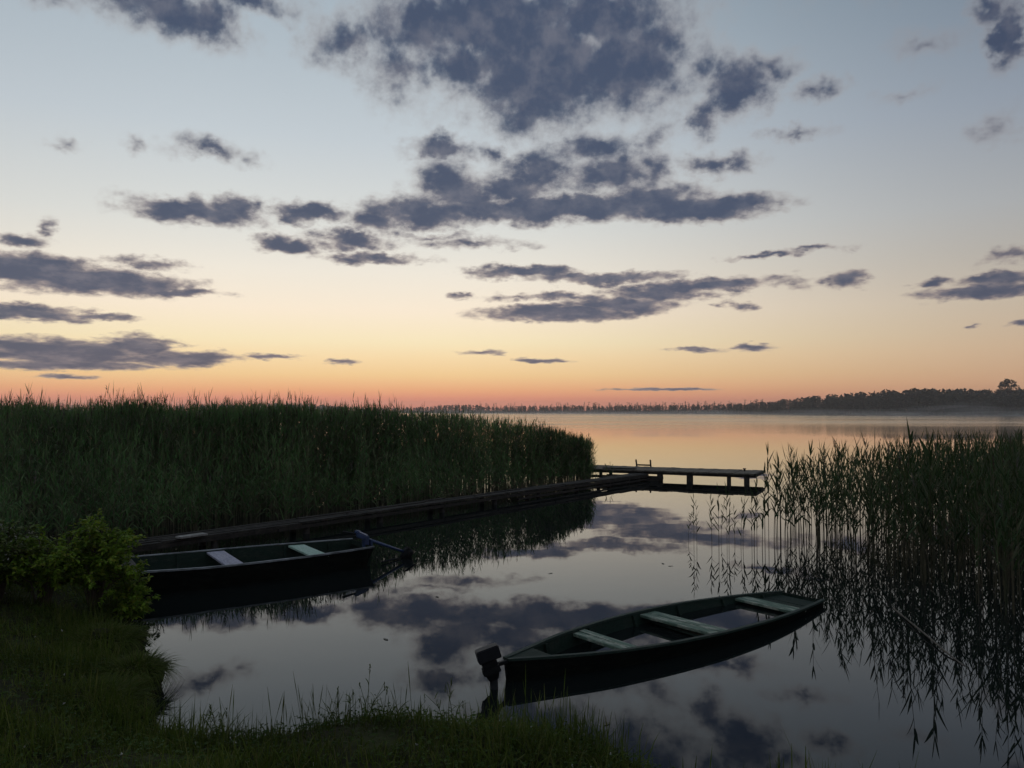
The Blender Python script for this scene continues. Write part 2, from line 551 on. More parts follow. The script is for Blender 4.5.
CLOUDS = [  # x, y, rx, ry (photo pixels), weight
    (165, 6, 92, 28, .95), (212, 20, 50, 26, 1.0), (262, 4, 50, 14, .7), (110, 2, 40, 14, .5), (50, 2, 26, 8, .35),
    (345, 42, 44, 26, .75), (425, 30, 80, 42, 1.0), (400, 70, 44, 34, .75), (500, 22, 130, 42, 1.15), (540, 70, 100, 66, 1.35), (470, 62, 70, 40, .9),
    (625, 62, 78, 58, 1.2), (600, 20, 110, 34, 1.0), (455, 95, 50, 26, .5), (530, 118, 40, 18, .6), (660, 40, 50, 36, .8),
    (735, 88, 48, 30, .95), (705, 112, 28, 24, .8), (765, 66, 36, 18, .65), (812, 88, 28, 12, .6), (700, 64, 30, 26, .5),
    (442, 151, 46, 15, .95), (497, 152, 14, 12, .5), (655, 140, 26, 18, .5),
    (560, 207, 200, 19, 1.25), (455, 190, 50, 34, .85), (420, 212, 70, 20, .9), (610, 172, 70, 26, .85), (540, 172, 52, 26, .8),
    (700, 207, 86, 16, 1.1), (650, 196, 70, 20, .9), (375, 222, 36, 14, .8), (590, 148, 60, 18, .7), (650, 172, 34, 36, .65), (515, 186, 60, 20, .9),
    (722, 162, 44, 11, .7), (793, 133, 32, 6, .45), (213, 150, 42, 12, .6), (66, 141, 16, 5, .25), (136, 142, 9, 6, .25),
    (195, 212, 82, 16, 1.0), (235, 208, 40, 12, .8), (312, 214, 40, 13, .95), (283, 243, 38, 10, .85), (345, 241, 46, 11, .85),
    (372, 257, 70, 6, .6), (470, 243, 70, 6, .4), (440, 236, 40, 5, .45),
    (30, 268, 90, 22, 1.15), (100, 280, 110, 17, 1.1), (170, 291, 55, 6, .9), (150, 262, 60, 7, .5), (18, 236, 40, 8, .6), (46, 229, 12, 8, .4),
    (30, 312, 80, 9, 1.0), (95, 316, 40, 4, .7), (60, 352, 120, 17, 1.15), (140, 346, 46, 13, 1.0), (180, 358, 70, 10, 1.0),
    (60, 365, 140, 6, .8), (272, 357, 34, 3.5, .7), (345, 363, 14, 3.5, .55), (70, 377, 30, 2.5, .5),
    (520, 272, 66, 8, 1.0), (600, 277, 90, 8, .95), (556, 313, 92, 10, 1.15), (620, 303, 66, 11, 1.05), (655, 290, 66, 10, .95), (570, 297, 60, 6, .7),
    (716, 284, 80, 9, .9), (690, 295, 50, 6, .5), (740, 307, 20, 6, .75), (462, 294, 15, 4, .55), (520, 297, 50, 4, .4),
    (770, 255, 50, 4, .6), (815, 249, 40, 4, .55), (845, 277, 26, 10, .8), (800, 283, 20, 5, .35),
    (985, 291, 84, 10, 1.05), (1000, 280, 60, 9, .9), (1010, 258, 40, 8, .55), (1018, 321, 22, 4.5, .8), (930, 282, 22, 7, .7), (975, 327, 10, 3, .5),
    (692, 350, 24, 3.5, .6), (747, 346, 28, 4.5, .85), (541, 360, 32, 3, .8), (480, 353, 20, 2.5, .4), (660, 390, 62, 2.0, .95),
    (1010, 38, 28, 40, 1.1), (992, 10, 28, 22, .8), (930, 46, 30, 10, .3), (900, 96, 26, 5, .25), (1000, 130, 24, 12, .25),
    # above the picture, met only by the lower water and by the light
    (560, -50, 220, 60, .9), (160, -60, 160, 40, .7), (900, -120, 200, 70, .7), (300, -200, 260, 80, .6), (700, -260, 220, 80, .7),
]
F = None
deg = math.degrees(1 / FPX)
for cx, cy, rx, ry, w in CLOUDS:
    a0, e0 = sky_pos(cx, cy)
    k = math.cos(math.atan((cx - 512) / FPX)) ** 2
    sx, sy = 1 / (rx * deg * k), 1 / (ry * deg * math.sqrt(k))
    d = wv('LENGTH', wv('MULTIPLY_ADD', PW, (sx, sy, 0), (-a0 * sx, -e0 * sy, 0)), out=1)
    f = wm('MULTIPLY_ADD', d, -w, w)
    F = f if F is None else wm('SMOOTH_MAX', F, f, 0.12)
F = wm('MAXIMUM', wm('MULTIPLY_ADD', F, 1.45, 0.13), -1.0)
puff = wnoise(0.48, 8, 0.54, off=(31, 7, 2)).outputs[0]
big = wnoise(0.16, 4, 0.55, off=(3, 57, 9)).outputs[0]
fluff = wnoise(1.5, 7, 0.62, off=(11, 3, 5)).outputs[0]
D = wm('ADD', F, wm('ADD', wm('MULTIPLY', wm('SUBTRACT', puff, 0.5), wmap(elp, 10, 22, 1.6, 1.25)), wm('ADD', wm('MULTIPLY_ADD', fluff, 0.60, -0.30), wm('MULTIPLY_ADD', big, 0.6, -0.30))))
soft = wmap(elp, 8, 24)
lo_ = wm('MULTIPLY_ADD', soft, -0.28, -0.06)
hi_ = wm('MULTIPLY_ADD', soft, 0.50, 0.66)
alpha = wm('DIVIDE', wm('SUBTRACT', D, lo_), wm('SUBTRACT', hi_, lo_))
alpha = wmap(alpha, 0.0, 1.0)
alpha = wm('MULTIPLY', alpha, wmap(el, 0.2, 0.9))
thick = wmap(wm('ADD', D, wm('MULTIPLY_ADD', puff, 0.5, -0.25)), 0.05, 1.05)
# thin rims catch pink-grey light, cores are slate blue; low clouds are warmer and paler
c_thin = wmix(wmap(elp, 4, 20), srgb(176, 158, 150), srgb(164, 158, 158))
tone = wm('ADD', wm('MULTIPLY', wnoise(0.42, 6, 0.6, off=(71, 13, 4)).outputs[0], 0.6), wm('MULTIPLY', fluff, 0.4))
c_core = wmix(wmap(elp, 2, 14), srgb(70, 80, 104), srgb(60, 73, 99))
c_lite = wmix(wmap(elp, 2, 14), srgb(118, 114, 126), srgb(98, 102, 118))
# billows: the sides turned to the low glow are paler than those turned away
puff2 = wnoise(0.48, 8, 0.54, off=(31.5, 5.5, 2)).outputs[0]
relief = wm('MULTIPLY_ADD', wm('SUBTRACT', puff, puff2), -2.2, 0.5)
tone = wm('ADD', wm('MULTIPLY', tone, 0.78), wm('MULTIPLY', relief, 0.22))
c_core = wmix(wmap(tone, 0.40, 0.72), c_core, c_lite)
cloud_c = wmix(thick, c_thin, c_core)
cloud_c = wmix(wmap(daz, 60, 130), cloud_c, srgb(40, 46, 62))
cloud_c = wmix(wmap(daz, 22, 55, 0, 0.35), cloud_c, srgb(60, 66, 86))
out_c = wmix(wm('MULTIPLY', alpha, 0.95), sky_c, cloud_c)
nish = N(W, 'ShaderNodeTexSky')
nish.sky_type = 'NISHITA'
nish.sun_disc = False
nish.sun_elevation = math.radians(0.5)
nish.sun_rotation = SUN_AZ
nish.air_density = 1.2
nish.dust_density = 2.0
bg2 = N(W, 'ShaderNodeBackground')
W.links.new(nish.outputs[0], bg2.inputs['Color'])
bg2.inputs['Strength'].default_value = 0.002
W.links.new(out_c, bg.inputs['Color'])
bg.inputs['Strength'].default_value = 1.0
addsh = N(W, 'ShaderNodeAddShader')
W.links.new(bg.outputs[0], addsh.inputs[0])
W.links.new(bg2.outputs[0], addsh.inputs[1])
W.links.new(addsh.outputs[0], W.nodes['World Output'].inputs['Surface'])

# the sun has just gone: only a trace of direct light skims in from the glow
sun_d = bpy.data.lights.new("sun", 'SUN')
sun = bpy.data.objects.new("sun", sun_d)
COL.objects.link(sun)
sun_d.energy = 0.05
sun_d.angle = math.radians(10)
sun_d.color = (1.0, 0.62, 0.42)
sun_d.specular_factor = 0.0
sun.rotation_euler = Vector((-math.sin(SUN_AZ), -math.cos(SUN_AZ), -math.tan(math.radians(2.0)))).to_track_quat('-Z', 'Y').to_euler()

# ------------------------------------------------------------------ lake, bank, far land
mb = MB()
ys = [-20, 0, 10, 20, 40, 80, 160, 320, 640, 1300, 3000]
xs = [-3000, -800, -200, -50, 0, 50, 200, 800, 3000]
vs_ = [(x, y, 0) for y in ys for x in xs]
nx = len(xs)
mb.add(vs_, [(j * nx + i, j * nx + i + 1, (j + 1) * nx + i + 1, (j + 1) * nx + i) for j in range(len(ys) - 1) for i in range(nx - 1)])
tag(mb.build('lake_water', M_WATER), kind='structure')

SHORE_PX = [(2400, 1250), (1500, 960), (1000, 850), (800, 826), (690, 806), (632, 776), (575, 744), (480, 735), (400, 734), (320, 740), (250, 752), (200, 752),
            (150, 738), (118, 722), (106, 702), (122, 680), (112, 662), (102, 642), (116, 622), (128, 600), (110, 585), (90, 572), (40, 560), (-60, 548), (-400, 528), (-900, 520)]
SHORE = [at(x, y) for x, y in SHORE_PX]
poly = np.array([(p.x, p.y) for p in SHORE] + [(-60, SHORE[-1].y), (-60, -60), (60, -60), (60, SHORE[0].y)])


def inside(px, py, pl):
    r = np.zeros(px.shape, bool)
    j = len(pl) - 1
    for i in range(len(pl)):
        xi, yi = pl[i]
        xj, yj = pl[j]
        c = ((yi > py) != (yj > py)) & (px < (xj - xi) * (py - yi) / (yj - yi + 1e-12) + xi)
        r ^= c
        j = i
    return r


def shore_dist(px, py):
    d = np.full(px.shape, 1e9)
    for i in range(len(SHORE) - 1):
        ax, ay = SHORE[i].x, SHORE[i].y
        bx, by = SHORE[i + 1].x, SHORE[i + 1].y
        t = np.clip(((px - ax) * (bx - ax) + (py - ay) * (by - ay)) / ((bx - ax) ** 2 + (by - ay) ** 2), 0, 1)
        d = np.minimum(d, np.hypot(px - ax - t * (bx - ax), py - ay - t * (by - ay)))
    return np.where(inside(px, py, poly), d, -d)


def lump(x, y):
    return (np.sin(x * 2.1 + 0.7 * np.sin(y * 1.3)) * np.sin(y * 1.9 + 0.5) * 0.05 + np.sin(x * 5.3 + y * 2.2) * np.sin(y * 4.7 - x) * 0.02
            + np.sin(x * 11.7 + y * 4.1) * np.sin(y * 9.7 - x * 3.1) * 0.008)


def bank_z(x, y):
    d = shore_dist(x, y)
    z = np.where(d > 0, 0.09 * np.clip(d / 0.10, 0, 1) + 0.40 * (1 - np.exp(-np.maximum(d, 0) / 1.3)) + 0.12 * np.clip((d - 2) / 6, 0, 1), np.maximum(d * 0.5, -0.6) - 0.02)
    return z + np.where(d > 0, lump(x, y) * np.clip(d / 0.3, 0, 1), 0)


gx = np.unique(np.concatenate([np.linspace(-60, -14, 24), np.arange(-14, 8, 0.09), np.linspace(8, 60, 24)]))
gy = np.unique(np.concatenate([np.linspace(-60, 1.5, 30), np.arange(1.5, 14, 0.09), np.linspace(14, 24, 10)]))
GX, GY = np.meshgrid(gx, gy)
GZ = bank_z(GX, GY)
V = np.stack([GX, GY, GZ], -1)
ni, nj = len(gx), len(gy)
ii, jj = np.meshgrid(np.arange(ni - 1), np.arange(nj - 1))
b0 = jj * ni + ii
sp = Soup()
sp.add(V, np.stack([b0, b0 + 1, b0 + ni + 1, b0 + ni], -1))
tag(sp.build('ground', M_MUD, smooth=True), kind='structure')

# far shore: px, distance of the water's edge, height of the tops above the eye line (pixels), kind
FAR = [(-700, 1150, 6), (0, 1150, 6), (230, 1100, 7), (300, 1050, 8.5), (345, 1100, 4.5), (400, 1000, 3.5), (430, 950, 4.5), (445, 900, 6), (475, 850, 6.5), (482, 850, 4.5), (520, 800, 5), (600, 760, 5.5),
       (680, 700, 6), (740, 640, 7.5), (770, 600, 9.5), (800, 560, 13), (830, 540, 16), (870, 520, 19), (905, 500, 22), (940, 480, 22), (1000, 460, 21), (1060, 450, 22), (1500, 380, 24)]
fpx = np.array([f[0] for f in FAR], float)
fD = np.array([f[1] for f in FAR], float)
fT = np.array([f[2] for f in FAR], float)
mb = MB()
rows = []
for px in np.linspace(-700, 1500, 90):
    D = np.interp(px, fpx, fD) + 4 * math.sin(px * 0.13) + 3 * math.sin(px * 0.31)
    u = (px - 512) / FPX
    for k, (e, z) in enumerate(((-14, -0.6), (0, 0.05), (4, 0.7), (40, 1.5), (220, 2.5), (900, 3.0))):
        rows.append((u * (D + e), D + e, z + (0.25 * math.sin(px * .4 + k) if 1 < k else 0)))
mb.add(rows, [(i * 6 + k, (i + 1) * 6 + k, (i + 1) * 6 + k + 1, i * 6 + k + 1) for i in range(89) for k in range(5)])
tag(mb.build('far_shore', M_FARLAND, smooth=True), kind='structure')


def far_trees():
    s = Soup()
    n = 4200
    px = RNG.uniform(-650, 1450, n)
    D0 = np.interp(px, fpx, fD)
    row = RNG.uniform(0, 1, n) ** 1.6
    D = D0 + 6 + row * 70
    topz = H_EYE + np.interp(px + RNG.normal(0, 3, n), fpx, fT) / FPX * D
    Hh = topz * RNG.uniform(0.72, 1.04, n) * np.where(row < 0.12, RNG.uniform(0.35, 0.8, n), 1)
    x = (px - 512) / FPX * D
    conif = RNG.uniform(0, 1, n) < 0.62
    for t in range(n):
        h = Hh[t]
        m = 70 if px[t] > 200 else 20
        if conif[t]:
            f = RNG.uniform(0.06, 1.0, m) ** 0.9
            r = (1 - f) ** .8 * h * 0.20 + 0.10
            ln = 0.13 * h
        else:
            f = RNG.uniform(0.08, 1.0, m)
            r = np.sqrt(np.maximum(1 - ((f - 0.55) / 0.47) ** 2, 0.02)) * h * 0.26
            ln = 0.16 * h
        a = RNG.uniform(0, 2 * np.pi, m)
        rr = r * np.sqrt(RNG.uniform(0.05, 1, m))
        p = np.stack([x[t] + np.cos(a) * rr, D[t] + np.sin(a) * rr, 0.3 + f * h * 0.97], -1)
        dr = np.stack([np.cos(a), np.sin(a), RNG.uniform(-0.5, 0.7, m)], -1)
        s.ribbons(p - dr * ln * 0.4, dr, ln * RNG.uniform(0.7, 1.3, m), ln * RNG.uniform(0.5, 0.9, m), 0.2, nseg=1, prof=np.array([1.0, 0.3]),
                  side=RNG.normal(size=(m, 3)))
    # undergrowth along the water's edge
    n = 5000
    px = RNG.uniform(-650, 1450, n)
    D = np.interp(px, fpx, fD) + RNG.uniform(1, 14, n)
    p = np.stack([(px - 512) / FPX * D, D, np.full(n, 0.2)], -1)
    s.ribbons(p, np.stack([RNG.normal(0, .3, n), RNG.normal(0, .3, n), np.ones(n)], -1), RNG.uniform(1.2, 3.6, n), RNG.uniform(1.0, 2.6, n), 0.0, nseg=2,
              prof=np.array([1, .9, .3]), side=np.stack([np.ones(n), RNG.normal(0, .6, n), RNG.normal(0, .2, n)], -1))
    # bare standing trunks of the drowned pines in the middle stretch
    n = 150
    px = np.concatenate([RNG.uniform(560, 765, 115), RNG.uniform(470, 560, 35)])
    D = np.interp(px, fpx, fD) + RNG.uniform(5, 50, n)
    h = H_EYE + (np.interp(px, fpx, fT) + RNG.uniform(0.0, 3.8, n)) / FPX * D
    x = (px - 512) / FPX * D
    pts = np.stack([np.stack([x + RNG.normal(0, .2, n) * k, D, h * k], -1) for k in (0, .5, 1)], 1)
    s.stems(pts, np.full(n, .35), np.full(n, .12))
    for k in (0.8, 0.9, 0.96):
        q = np.stack([x, D, h * k], -1)
        s.ribbons(np.repeat(q, 3, 0), RNG.normal(size=(3 * n, 3)) * np.array([1, 1, .2]), RNG.uniform(0.5, 1.6, 3 * n), 0.35, 0.1, nseg=1, prof=np.array([1, .4]), side=RNG.normal(size=(3 * n, 3)))
    o = s.build('far_forest', M_FAR)
    tag(o, 'dark hazy forest along the far shore of the lake', 'forest', kind='stuff')


far_trees()


def far_tree():
    D = 505.0
    base = Vector(((1008 - 512) / FPX * D, D, 1.0))
    root = empty('broadleaf_tree', base)
    tag(root, 'single tall round crowned tree standing above the far forest', 'tree')
    hh = H_EYE + 30.5 / FPX * D - 1.0
    t = MB()
    t.tube([(0, 0, -1), (0.1, 0, hh * .35), (-.2, 0, hh * .75)], [.55, .45, .2], 8)
    for k in range(7):
        a = k * 2.4
        z0 = hh * (.4 + .05 * k)
        t.tube([(0, 0, z0), (math.cos(a) * 2, math.sin(a) * 2, z0 + 2), (math.cos(a) * 4.4, math.sin(a) * 4.4, z0 + 3.4)], [.22, .14, .05], 5)
    t.build('trunk', M_FARTRUNK, root)
    s = Soup()
    clumps = [(-4.2, 0, .62, 2.7), (-1.5, 1, .80, 3.0), (1.2, -1, .90, 2.9), (3.6, 0, .76, 2.9), (5.6, 1, .60, 2.4), (0, 0, .62, 3.4), (-2.6, -1, .90, 2.0), (2.4, 1, .55, 3.0), (-5.6, 0, .48, 2.2), (-.3, 0, .97, 1.6)]
    for cx, cy, cz, r in clumps:
        m = 260
        d = RNG.normal(size=(m, 3))
        d /= np.linalg.norm(d, axis=1, keepdims=True)
        p = np.array([cx * 1.25, cy, cz * hh]) + d * (r * RNG.uniform(.4, 1.08, m) ** .6)[:, None] * np.array([1, 1, .8])
        s.ribbons(p, d + RNG.normal(0, .5, (m, 3)), RNG.uniform(.5, 1.1, m), RNG.uniform(.4, .8, m), .1, nseg=1, prof=np.array([1, .4]), side=RNG.normal(size=(m, 3)))
    s.build('crown', M_FAR, root)


far_tree()

# ------------------------------------------------------------------ reeds
def reed_arrays(base, hgt, lean=0.10, plume_p=0.35, leaf_n=9, leaf_w=0.022, leaf_l=0.42, low=0.30, upf=0.55, dr0=(.15, .75), topk=.6, tipl=(.07, .15), tips=.16, S=None, L=None, Pm=None):
    """adds stalks, leaves and plumes of n reeds to the soups S, L, Pm"""
    n = len(base)
    k = 5
    t = np.linspace(0, 1, k)
    ang = RNG.uniform(0, 2 * np.pi, n)
    ln = np.abs(RNG.normal(0, lean, n)) * hgt
    off = np.stack([np.cos(ang) * ln, np.sin(ang) * ln, 0 * ln], -1)
    pts = base[:, None, :] + off[:, None, :] * (t ** 1.7)[None, :, None]
    pts[:, :, 2] += hgt[:, None] * 0.92 * t[None, :]
    pts[:, 0, 2] -= 0.15
    S.stems(pts, RNG.uniform(.0045, .007, n), np.full(n, .0022))
    for j in range(leaf_n):
        f = low + (1.0 - low) * (j + RNG.uniform(0, .9, n)) / leaf_n
        f = np.clip(f, 0, .99)
        keep = RNG.uniform(0, 1, n) < 0.88
        p = base + off * (f ** 1.7)[:, None]
        p[:, 2] += hgt * .92 * f
        a = ang + j * 2.6 + RNG.normal(0, .7, n)
        up = upf + 1.3 * f * RNG.uniform(.5, 1.5, n)
        d = np.stack([np.cos(a), np.sin(a), up], -1)
        l = leaf_l * (1.15 - .55 * f) * RNG.uniform(.65, 1.25, n)
        dr = RNG.uniform(dr0[0], dr0[1], n) * (1.15 - topk * f)
        L.ribbons(p[keep], d[keep], l[keep], (leaf_w * RNG.uniform(.7, 1.2, n))[keep], dr[keep], nseg=4, twist=0.5)
    # topmost spear leaves
    p = pts[:, -1, :]
    for _ in range(2):
        d = np.stack([RNG.normal(0, tips, n), RNG.normal(0, tips, n), np.ones(n)], -1)
        L.ribbons(p, d, hgt * RNG.uniform(tipl[0], tipl[1], n), leaf_w * .6, 0.1, nseg=3, twist=1)
    if Pm is not None and plume_p > 0:
        sel = np.where(RNG.uniform(0, 1, n) < plume_p)[0]
        m = len(sel)
        for j in range(12):
            f = j / 12
            q = p[sel].copy()
            q[:, 2] += f * 0.20 * RNG.uniform(.7, 1.3, m)
            q += off[sel] * f * 0.15
            d = np.stack([np.cos(ang[sel]) + RNG.normal(0, .45, m), np.sin(ang[sel]) + RNG.normal(0, .45, m), np.full(m, 1.8)], -1)
            Pm.ribbons(q, d, (1 - .5 * f) * RNG.uniform(.09, .16, m), .013, .35, nseg=2, prof=np.array([.5, 1, .1]))


def in_poly_points(pl, n):
    pl = np.array(pl)
    lo, hi = pl.min(0), pl.max(0)
    out = []
    tot = 0
    while tot < n:
        q = RNG.uniform(lo, hi, (n * 2, 2))
        q = q[inside(q[:, 0], q[:, 1], pl)]
        out.append(q)
        tot += len(q)
    return np.concatenate(out)[:n]


# walkway: the near edge of its deck
ZP = .34
PF0, PF1 = at(597, 465.0, ZP), at(762.5, 470.3, ZP)      # far edge of the end platform
pd = PF1 - PF0
PL = pd.length
pd.normalize()
pn = Vector((pd.y, -pd.x, 0))                              # towards the camera
if pn.y > 0: pn = -pn
PWID = 1.7
WA, WB = at(60, 555.5, 0.25), at(628, 476.2, 0.25)
_n0 = PF0 + pn * (PWID + .03)
_d = WB - WA
_t = ((_n0.x - WA.x) * pn.x + (_n0.y - WA.y) * pn.y) / (_d.x * pn.x + _d.y * pn.y)
WB = WA + _d * _t                                          # the walkway ends at the platform's near edge
wdir = (WB - WA).normalized()
wnor = Vector((-wdir.y, wdir.x, 0))           # away from the camera
WW = 0.56


def wpt(s, n, z):
    return Vector((WA.x + wdir.x * s + wnor.x * n, WA.y + wdir.y * s + wnor.y * n, z))


WL = (WB - WA).length


def left_reeds():
    a = wpt(-6, WW + .25, 0)
    b = wpt(WL * .30, WW + .15, 0)
    c = wpt(WL * .94, WW + .10, 0)
    tip = Vector((2.3, 25.6, 0))
    front = [(-30, 15.5), (-11, 16.6), (-7.2, 17.6), (-5.1, 18.6), (-3.2, 21.6), (0.6, 23.2), (2.6, 25.6)]
    pl = front + [(2.9, 26.6), (2.0, 28.2), (0.2, 30.0), (-2.5, 31.5), (-7, 32.0), (-13, 31), (-20, 30), (-40, 30)]
    S, L, Pm = Soup(), Soup(), Soup()
    q = in_poly_points(pl, 15000)
    # a denser front rank facing the walkway
    n2 = 3000
    t = RNG.uniform(1, 6, n2)
    fr = np.array(front)
    q2 = np.stack([np.interp(t, np.arange(7), fr[:, 0]), np.interp(t, np.arange(7), fr[:, 1]) + RNG.exponential(.3, n2)], -1)
    # low young reeds and weeds fill the ground up to the walkway
    lowpl = [(-16, 9.5), (a.x, a.y), (b.x, b.y), (c.x, c.y), (2.4, 24.6)] + front[::-1][1:]
    q3 = in_poly_points(lowpl, 4600)
    nl = len(q3)
    q = np.concatenate([q3, q, q2])
    n = len(q)
    # taller over the landward end, shorter out at the tip
    pxs = q[:, 0] / q[:, 1] * FPX + 512
    hg = np.interp(pxs, [-200, 0, 250, 400, 480, 540, 580, 600], [2.40, 2.38, 2.36, 2.22, 2.0, 1.75, 1.45, 1.15])
    fy = np.interp(q[:nl, 0], fr[:, 0], fr[:, 1])
    wy = np.interp(q[:nl, 0], [a.x, b.x, c.x], [a.y, b.y, c.y])
    u = np.clip((q[:nl, 1] - wy) / np.maximum(fy - wy, .3), 0, 1)
    hg[:nl] = np.clip(1.02 + 1.25 * u, .3, 2.25) * RNG.uniform(.75, 1.1, nl) * np.interp(pxs[:nl], [0, 350, 480, 560], [1, .95, .8, .65])
    hg = hg * (1 + 0.035 * np.sin(q[:, 0] * 1.9 + q[:, 1]) + 0.03 * np.sin(q[:, 0] * 4.3 - q[:, 1] * 2.1) + RNG.normal(0, .045, n))
    base = np.stack([q[:, 0], q[:, 1], np.full(n, -.05)], -1)
    hg = np.where(RNG.uniform(0, 1, n) < .10, hg * RNG.uniform(1.03, 1.14, n), hg)
    reed_arrays(base[:nl], hg[:nl], lean=.12, plume_p=.02, leaf_n=9, leaf_w=.022, leaf_l=.40, low=.30, upf=.75, dr0=(.15, .8), topk=.1, S=S, L=L, Pm=Pm)
    base, hg = base[nl:], hg[nl:]
    reed_arrays(base, hg, lean=.12, plume_p=.22, leaf_n=9, leaf_w=.024, leaf_l=.46, low=.20, upf=.75, dr0=(.15, .8), topk=.1, S=S, L=L, Pm=Pm)
    o = L.build('reed_bed', M_REED)
    tag(o, 'tall dense green reed bed behind the wooden walkway', 'reeds', kind='stuff')
    c1 = S.build('stems', M_REEDSTEM, o)
    c2 = Pm.build('plumes', M_PLUME, o)
    for c in (c1, c2): c['kind'] = 'stuff'


left_reeds()


def right_reeds():
    S, L, Pm = Soup(), Soup(), Soup()
    front = [at(x, y) for x, y in [(772, 540), (800, 550), (850, 566), (900, 580), (960, 600), (1024, 622), (1150, 660), (1400, 720)]]
    backp = [at(x, y) for x, y in [(1500, 470), (1200, 476), (1024, 484), (940, 496), (880, 510), (820, 522), (776, 530)]]
    pl = [(p.x, p.y) for p in front + backp]
    q = in_poly_points(pl, 6000)
    pxs = q[:, 0] / q[:, 1] * FPX + 512
    keep = RNG.uniform(0, 1, len(q)) < np.interp(pxs, [770, 800, 860, 920, 1024], [.75, .92, 1, 1, 1])
    q = q[keep]
    n = len(q)
    pxs = pxs[keep]
    hg = np.interp(pxs, [770, 800, 850, 900, 1024], [1.40, 1.46, 1.54, 1.58, 1.58]) * (1 + np.clip(RNG.normal(0, .12, n), -.28, .17))
    base = np.stack([q[:, 0], q[:, 1], np.full(n, -.1)], -1)
    reed_arrays(base, hg, lean=.10, plume_p=.06, leaf_n=10, leaf_w=.025, leaf_l=.36, low=.36, upf=.95, dr0=(.05, .55), tipl=(.10, .24), tips=.3, S=S, L=L, Pm=Pm)
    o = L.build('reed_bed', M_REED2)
    tag(o, 'reed bed standing in open water beyond the flooded boat', 'reeds', kind='stuff')
    c1 = S.build('stems', M_REEDSTEM, o)
    c2 = Pm.build('plumes', M_PLUME, o)
    for c in (c1, c2): c['kind'] = 'stuff'


right_reeds()


def lone_reeds():
    spots = [(688, 541, 512), (694, 545, 494), (697, 547, 502), (712, 543, 494), (719, 547, 487), (721, 541, 500), (727, 545, 484), (729, 549, 498), (735, 543, 506),
             (741, 548, 500), (743, 546, 490), (752, 547, 489), (754, 551, 480), (757, 545, 494), (762, 549, 474), (765, 541, 464), (769, 546, 447),
             (774, 543, 458), (781, 541, 462), (787, 551, 452), (796, 556, 458), (812, 560, 446), (905, 586, 430), (932, 592, 436), (868, 574, 440)]
    protos = []
    for k in range(5):
        root = empty('reed_stalk')
        S, L = Soup(), Soup()
        reed_arrays(np.zeros((1, 3)), np.array([1.0]), lean=.05, plume_p=0, leaf_n=11, leaf_w=.026, leaf_l=.28, low=.30, upf=.8, dr0=(.05, .6), tipl=(.10, .2), S=S, L=L)
        S.build('stem', M_STEM2, root)
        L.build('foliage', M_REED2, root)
        protos.append((root, False))
    used = set()
    for i, (px, yb, yt) in enumerate(spots):
        k = i % 5
        root = protos[k][0]
        o = root if k not in used else copy_tree(root)
        used.add(k)
        p = at(px, yb)
        top = atd(px, yt, p.y).z
        o.location = (p.x, p.y, -.05)
        o.scale = (1, 1, 1) if i < 0 else (max(.75, min(1.5, top)),) * 2 + (top + .05,)
        o.rotation_euler = (0, 0, i * 2.399)
        if i < 9:
            tag(o, 'short thin reed stalk standing apart in open water before the dock posts', 'reed', 'short reed stalks before the dock')
        elif i < 16:
            tag(o, 'reed stalk in the loose clump between dock end and reed bed', 'reed', 'reed stalks in the loose clump')
        elif i == 16:
            tag(o, 'tall slim reed with spear tip just beside the dock end', 'reed')
        elif i < 22:
            tag(o, 'reed stalk at the thin open edge of the standing reed bed', 'reed', 'reed stalks at the thin edge')
        elif i == 22:
            tag(o, 'tallest reed spear rising over the standing reed bed', 'reed')
        else:
            tag(o, 'tall reed poking above the outer rank of the reed bed', 'reed', 'reeds poking above the outer rank')


lone_reeds()
mb = MB()
mb.tube([at(893, 608, .0), at(925, 634, .03), at(946, 652, .02), at(972, 672, -.01)], [.008, .010, .009, .006], 6)
o = mb.build('fallen_reed', M_DRYREED, smooth=True)
tag(o, 'pale broken reed stem lying on the water in front of the reeds', 'reed stem')

L = Soup()
L.ribbons(np.zeros((1, 3)), np.array([[1.0, .1, 0]]), .085, .034, .0, nseg=4, prof=np.array([.15, 1, .9, .6, .05]))
leaf0 = L.build('floating_leaf', M_DRYREED)
for i, (px, py) in enumerate([(668, 566), (664, 564), (553, 573), (436, 596), (590, 546), (388, 640), (610, 722)]):
    o = leaf0 if i == 0 else leaf0.copy()
    if i: COL.objects.link(o)
    p = at(px, py, .004)
    o.location = p
    o.rotation_euler = (0, 0, i * 1.7)
    tag(o, 'tiny dead leaf floating on the open lake water', 'leaf', 'dead leaves floating on the water')

# ------------------------------------------------------------------ jetty
jet = empty('wooden_jetty', wpt(0, 0, 0))
tag(jet, 'long low weathered wooden jetty with a platform at its far end', 'jetty')


def jl(v):
    return Vector(v) - Vector(jet.location)


def plank_run(m, p, d, nrm, length, width, z, plank=0.14, thick=0.045, gap=0.012):
    """planks laid across a run"""
    k = int(length / (plank + gap))
    for i in range(k):
        s = (i + .5) * (plank + gap)
        w = width + random.uniform(-.05, .05)
        sh = random.uniform(-.03, .03)
        a = p + d * s + nrm * (-.0 + sh)
        b = a + nrm * w
        dz = random.uniform(-.008, .008)
        m.bar(jl((a.x, a.y, z - thick / 2 + dz)), jl((b.x, b.y, z - thick / 2 + random.uniform(-.008, .008))), plank, thick)


m = MB()
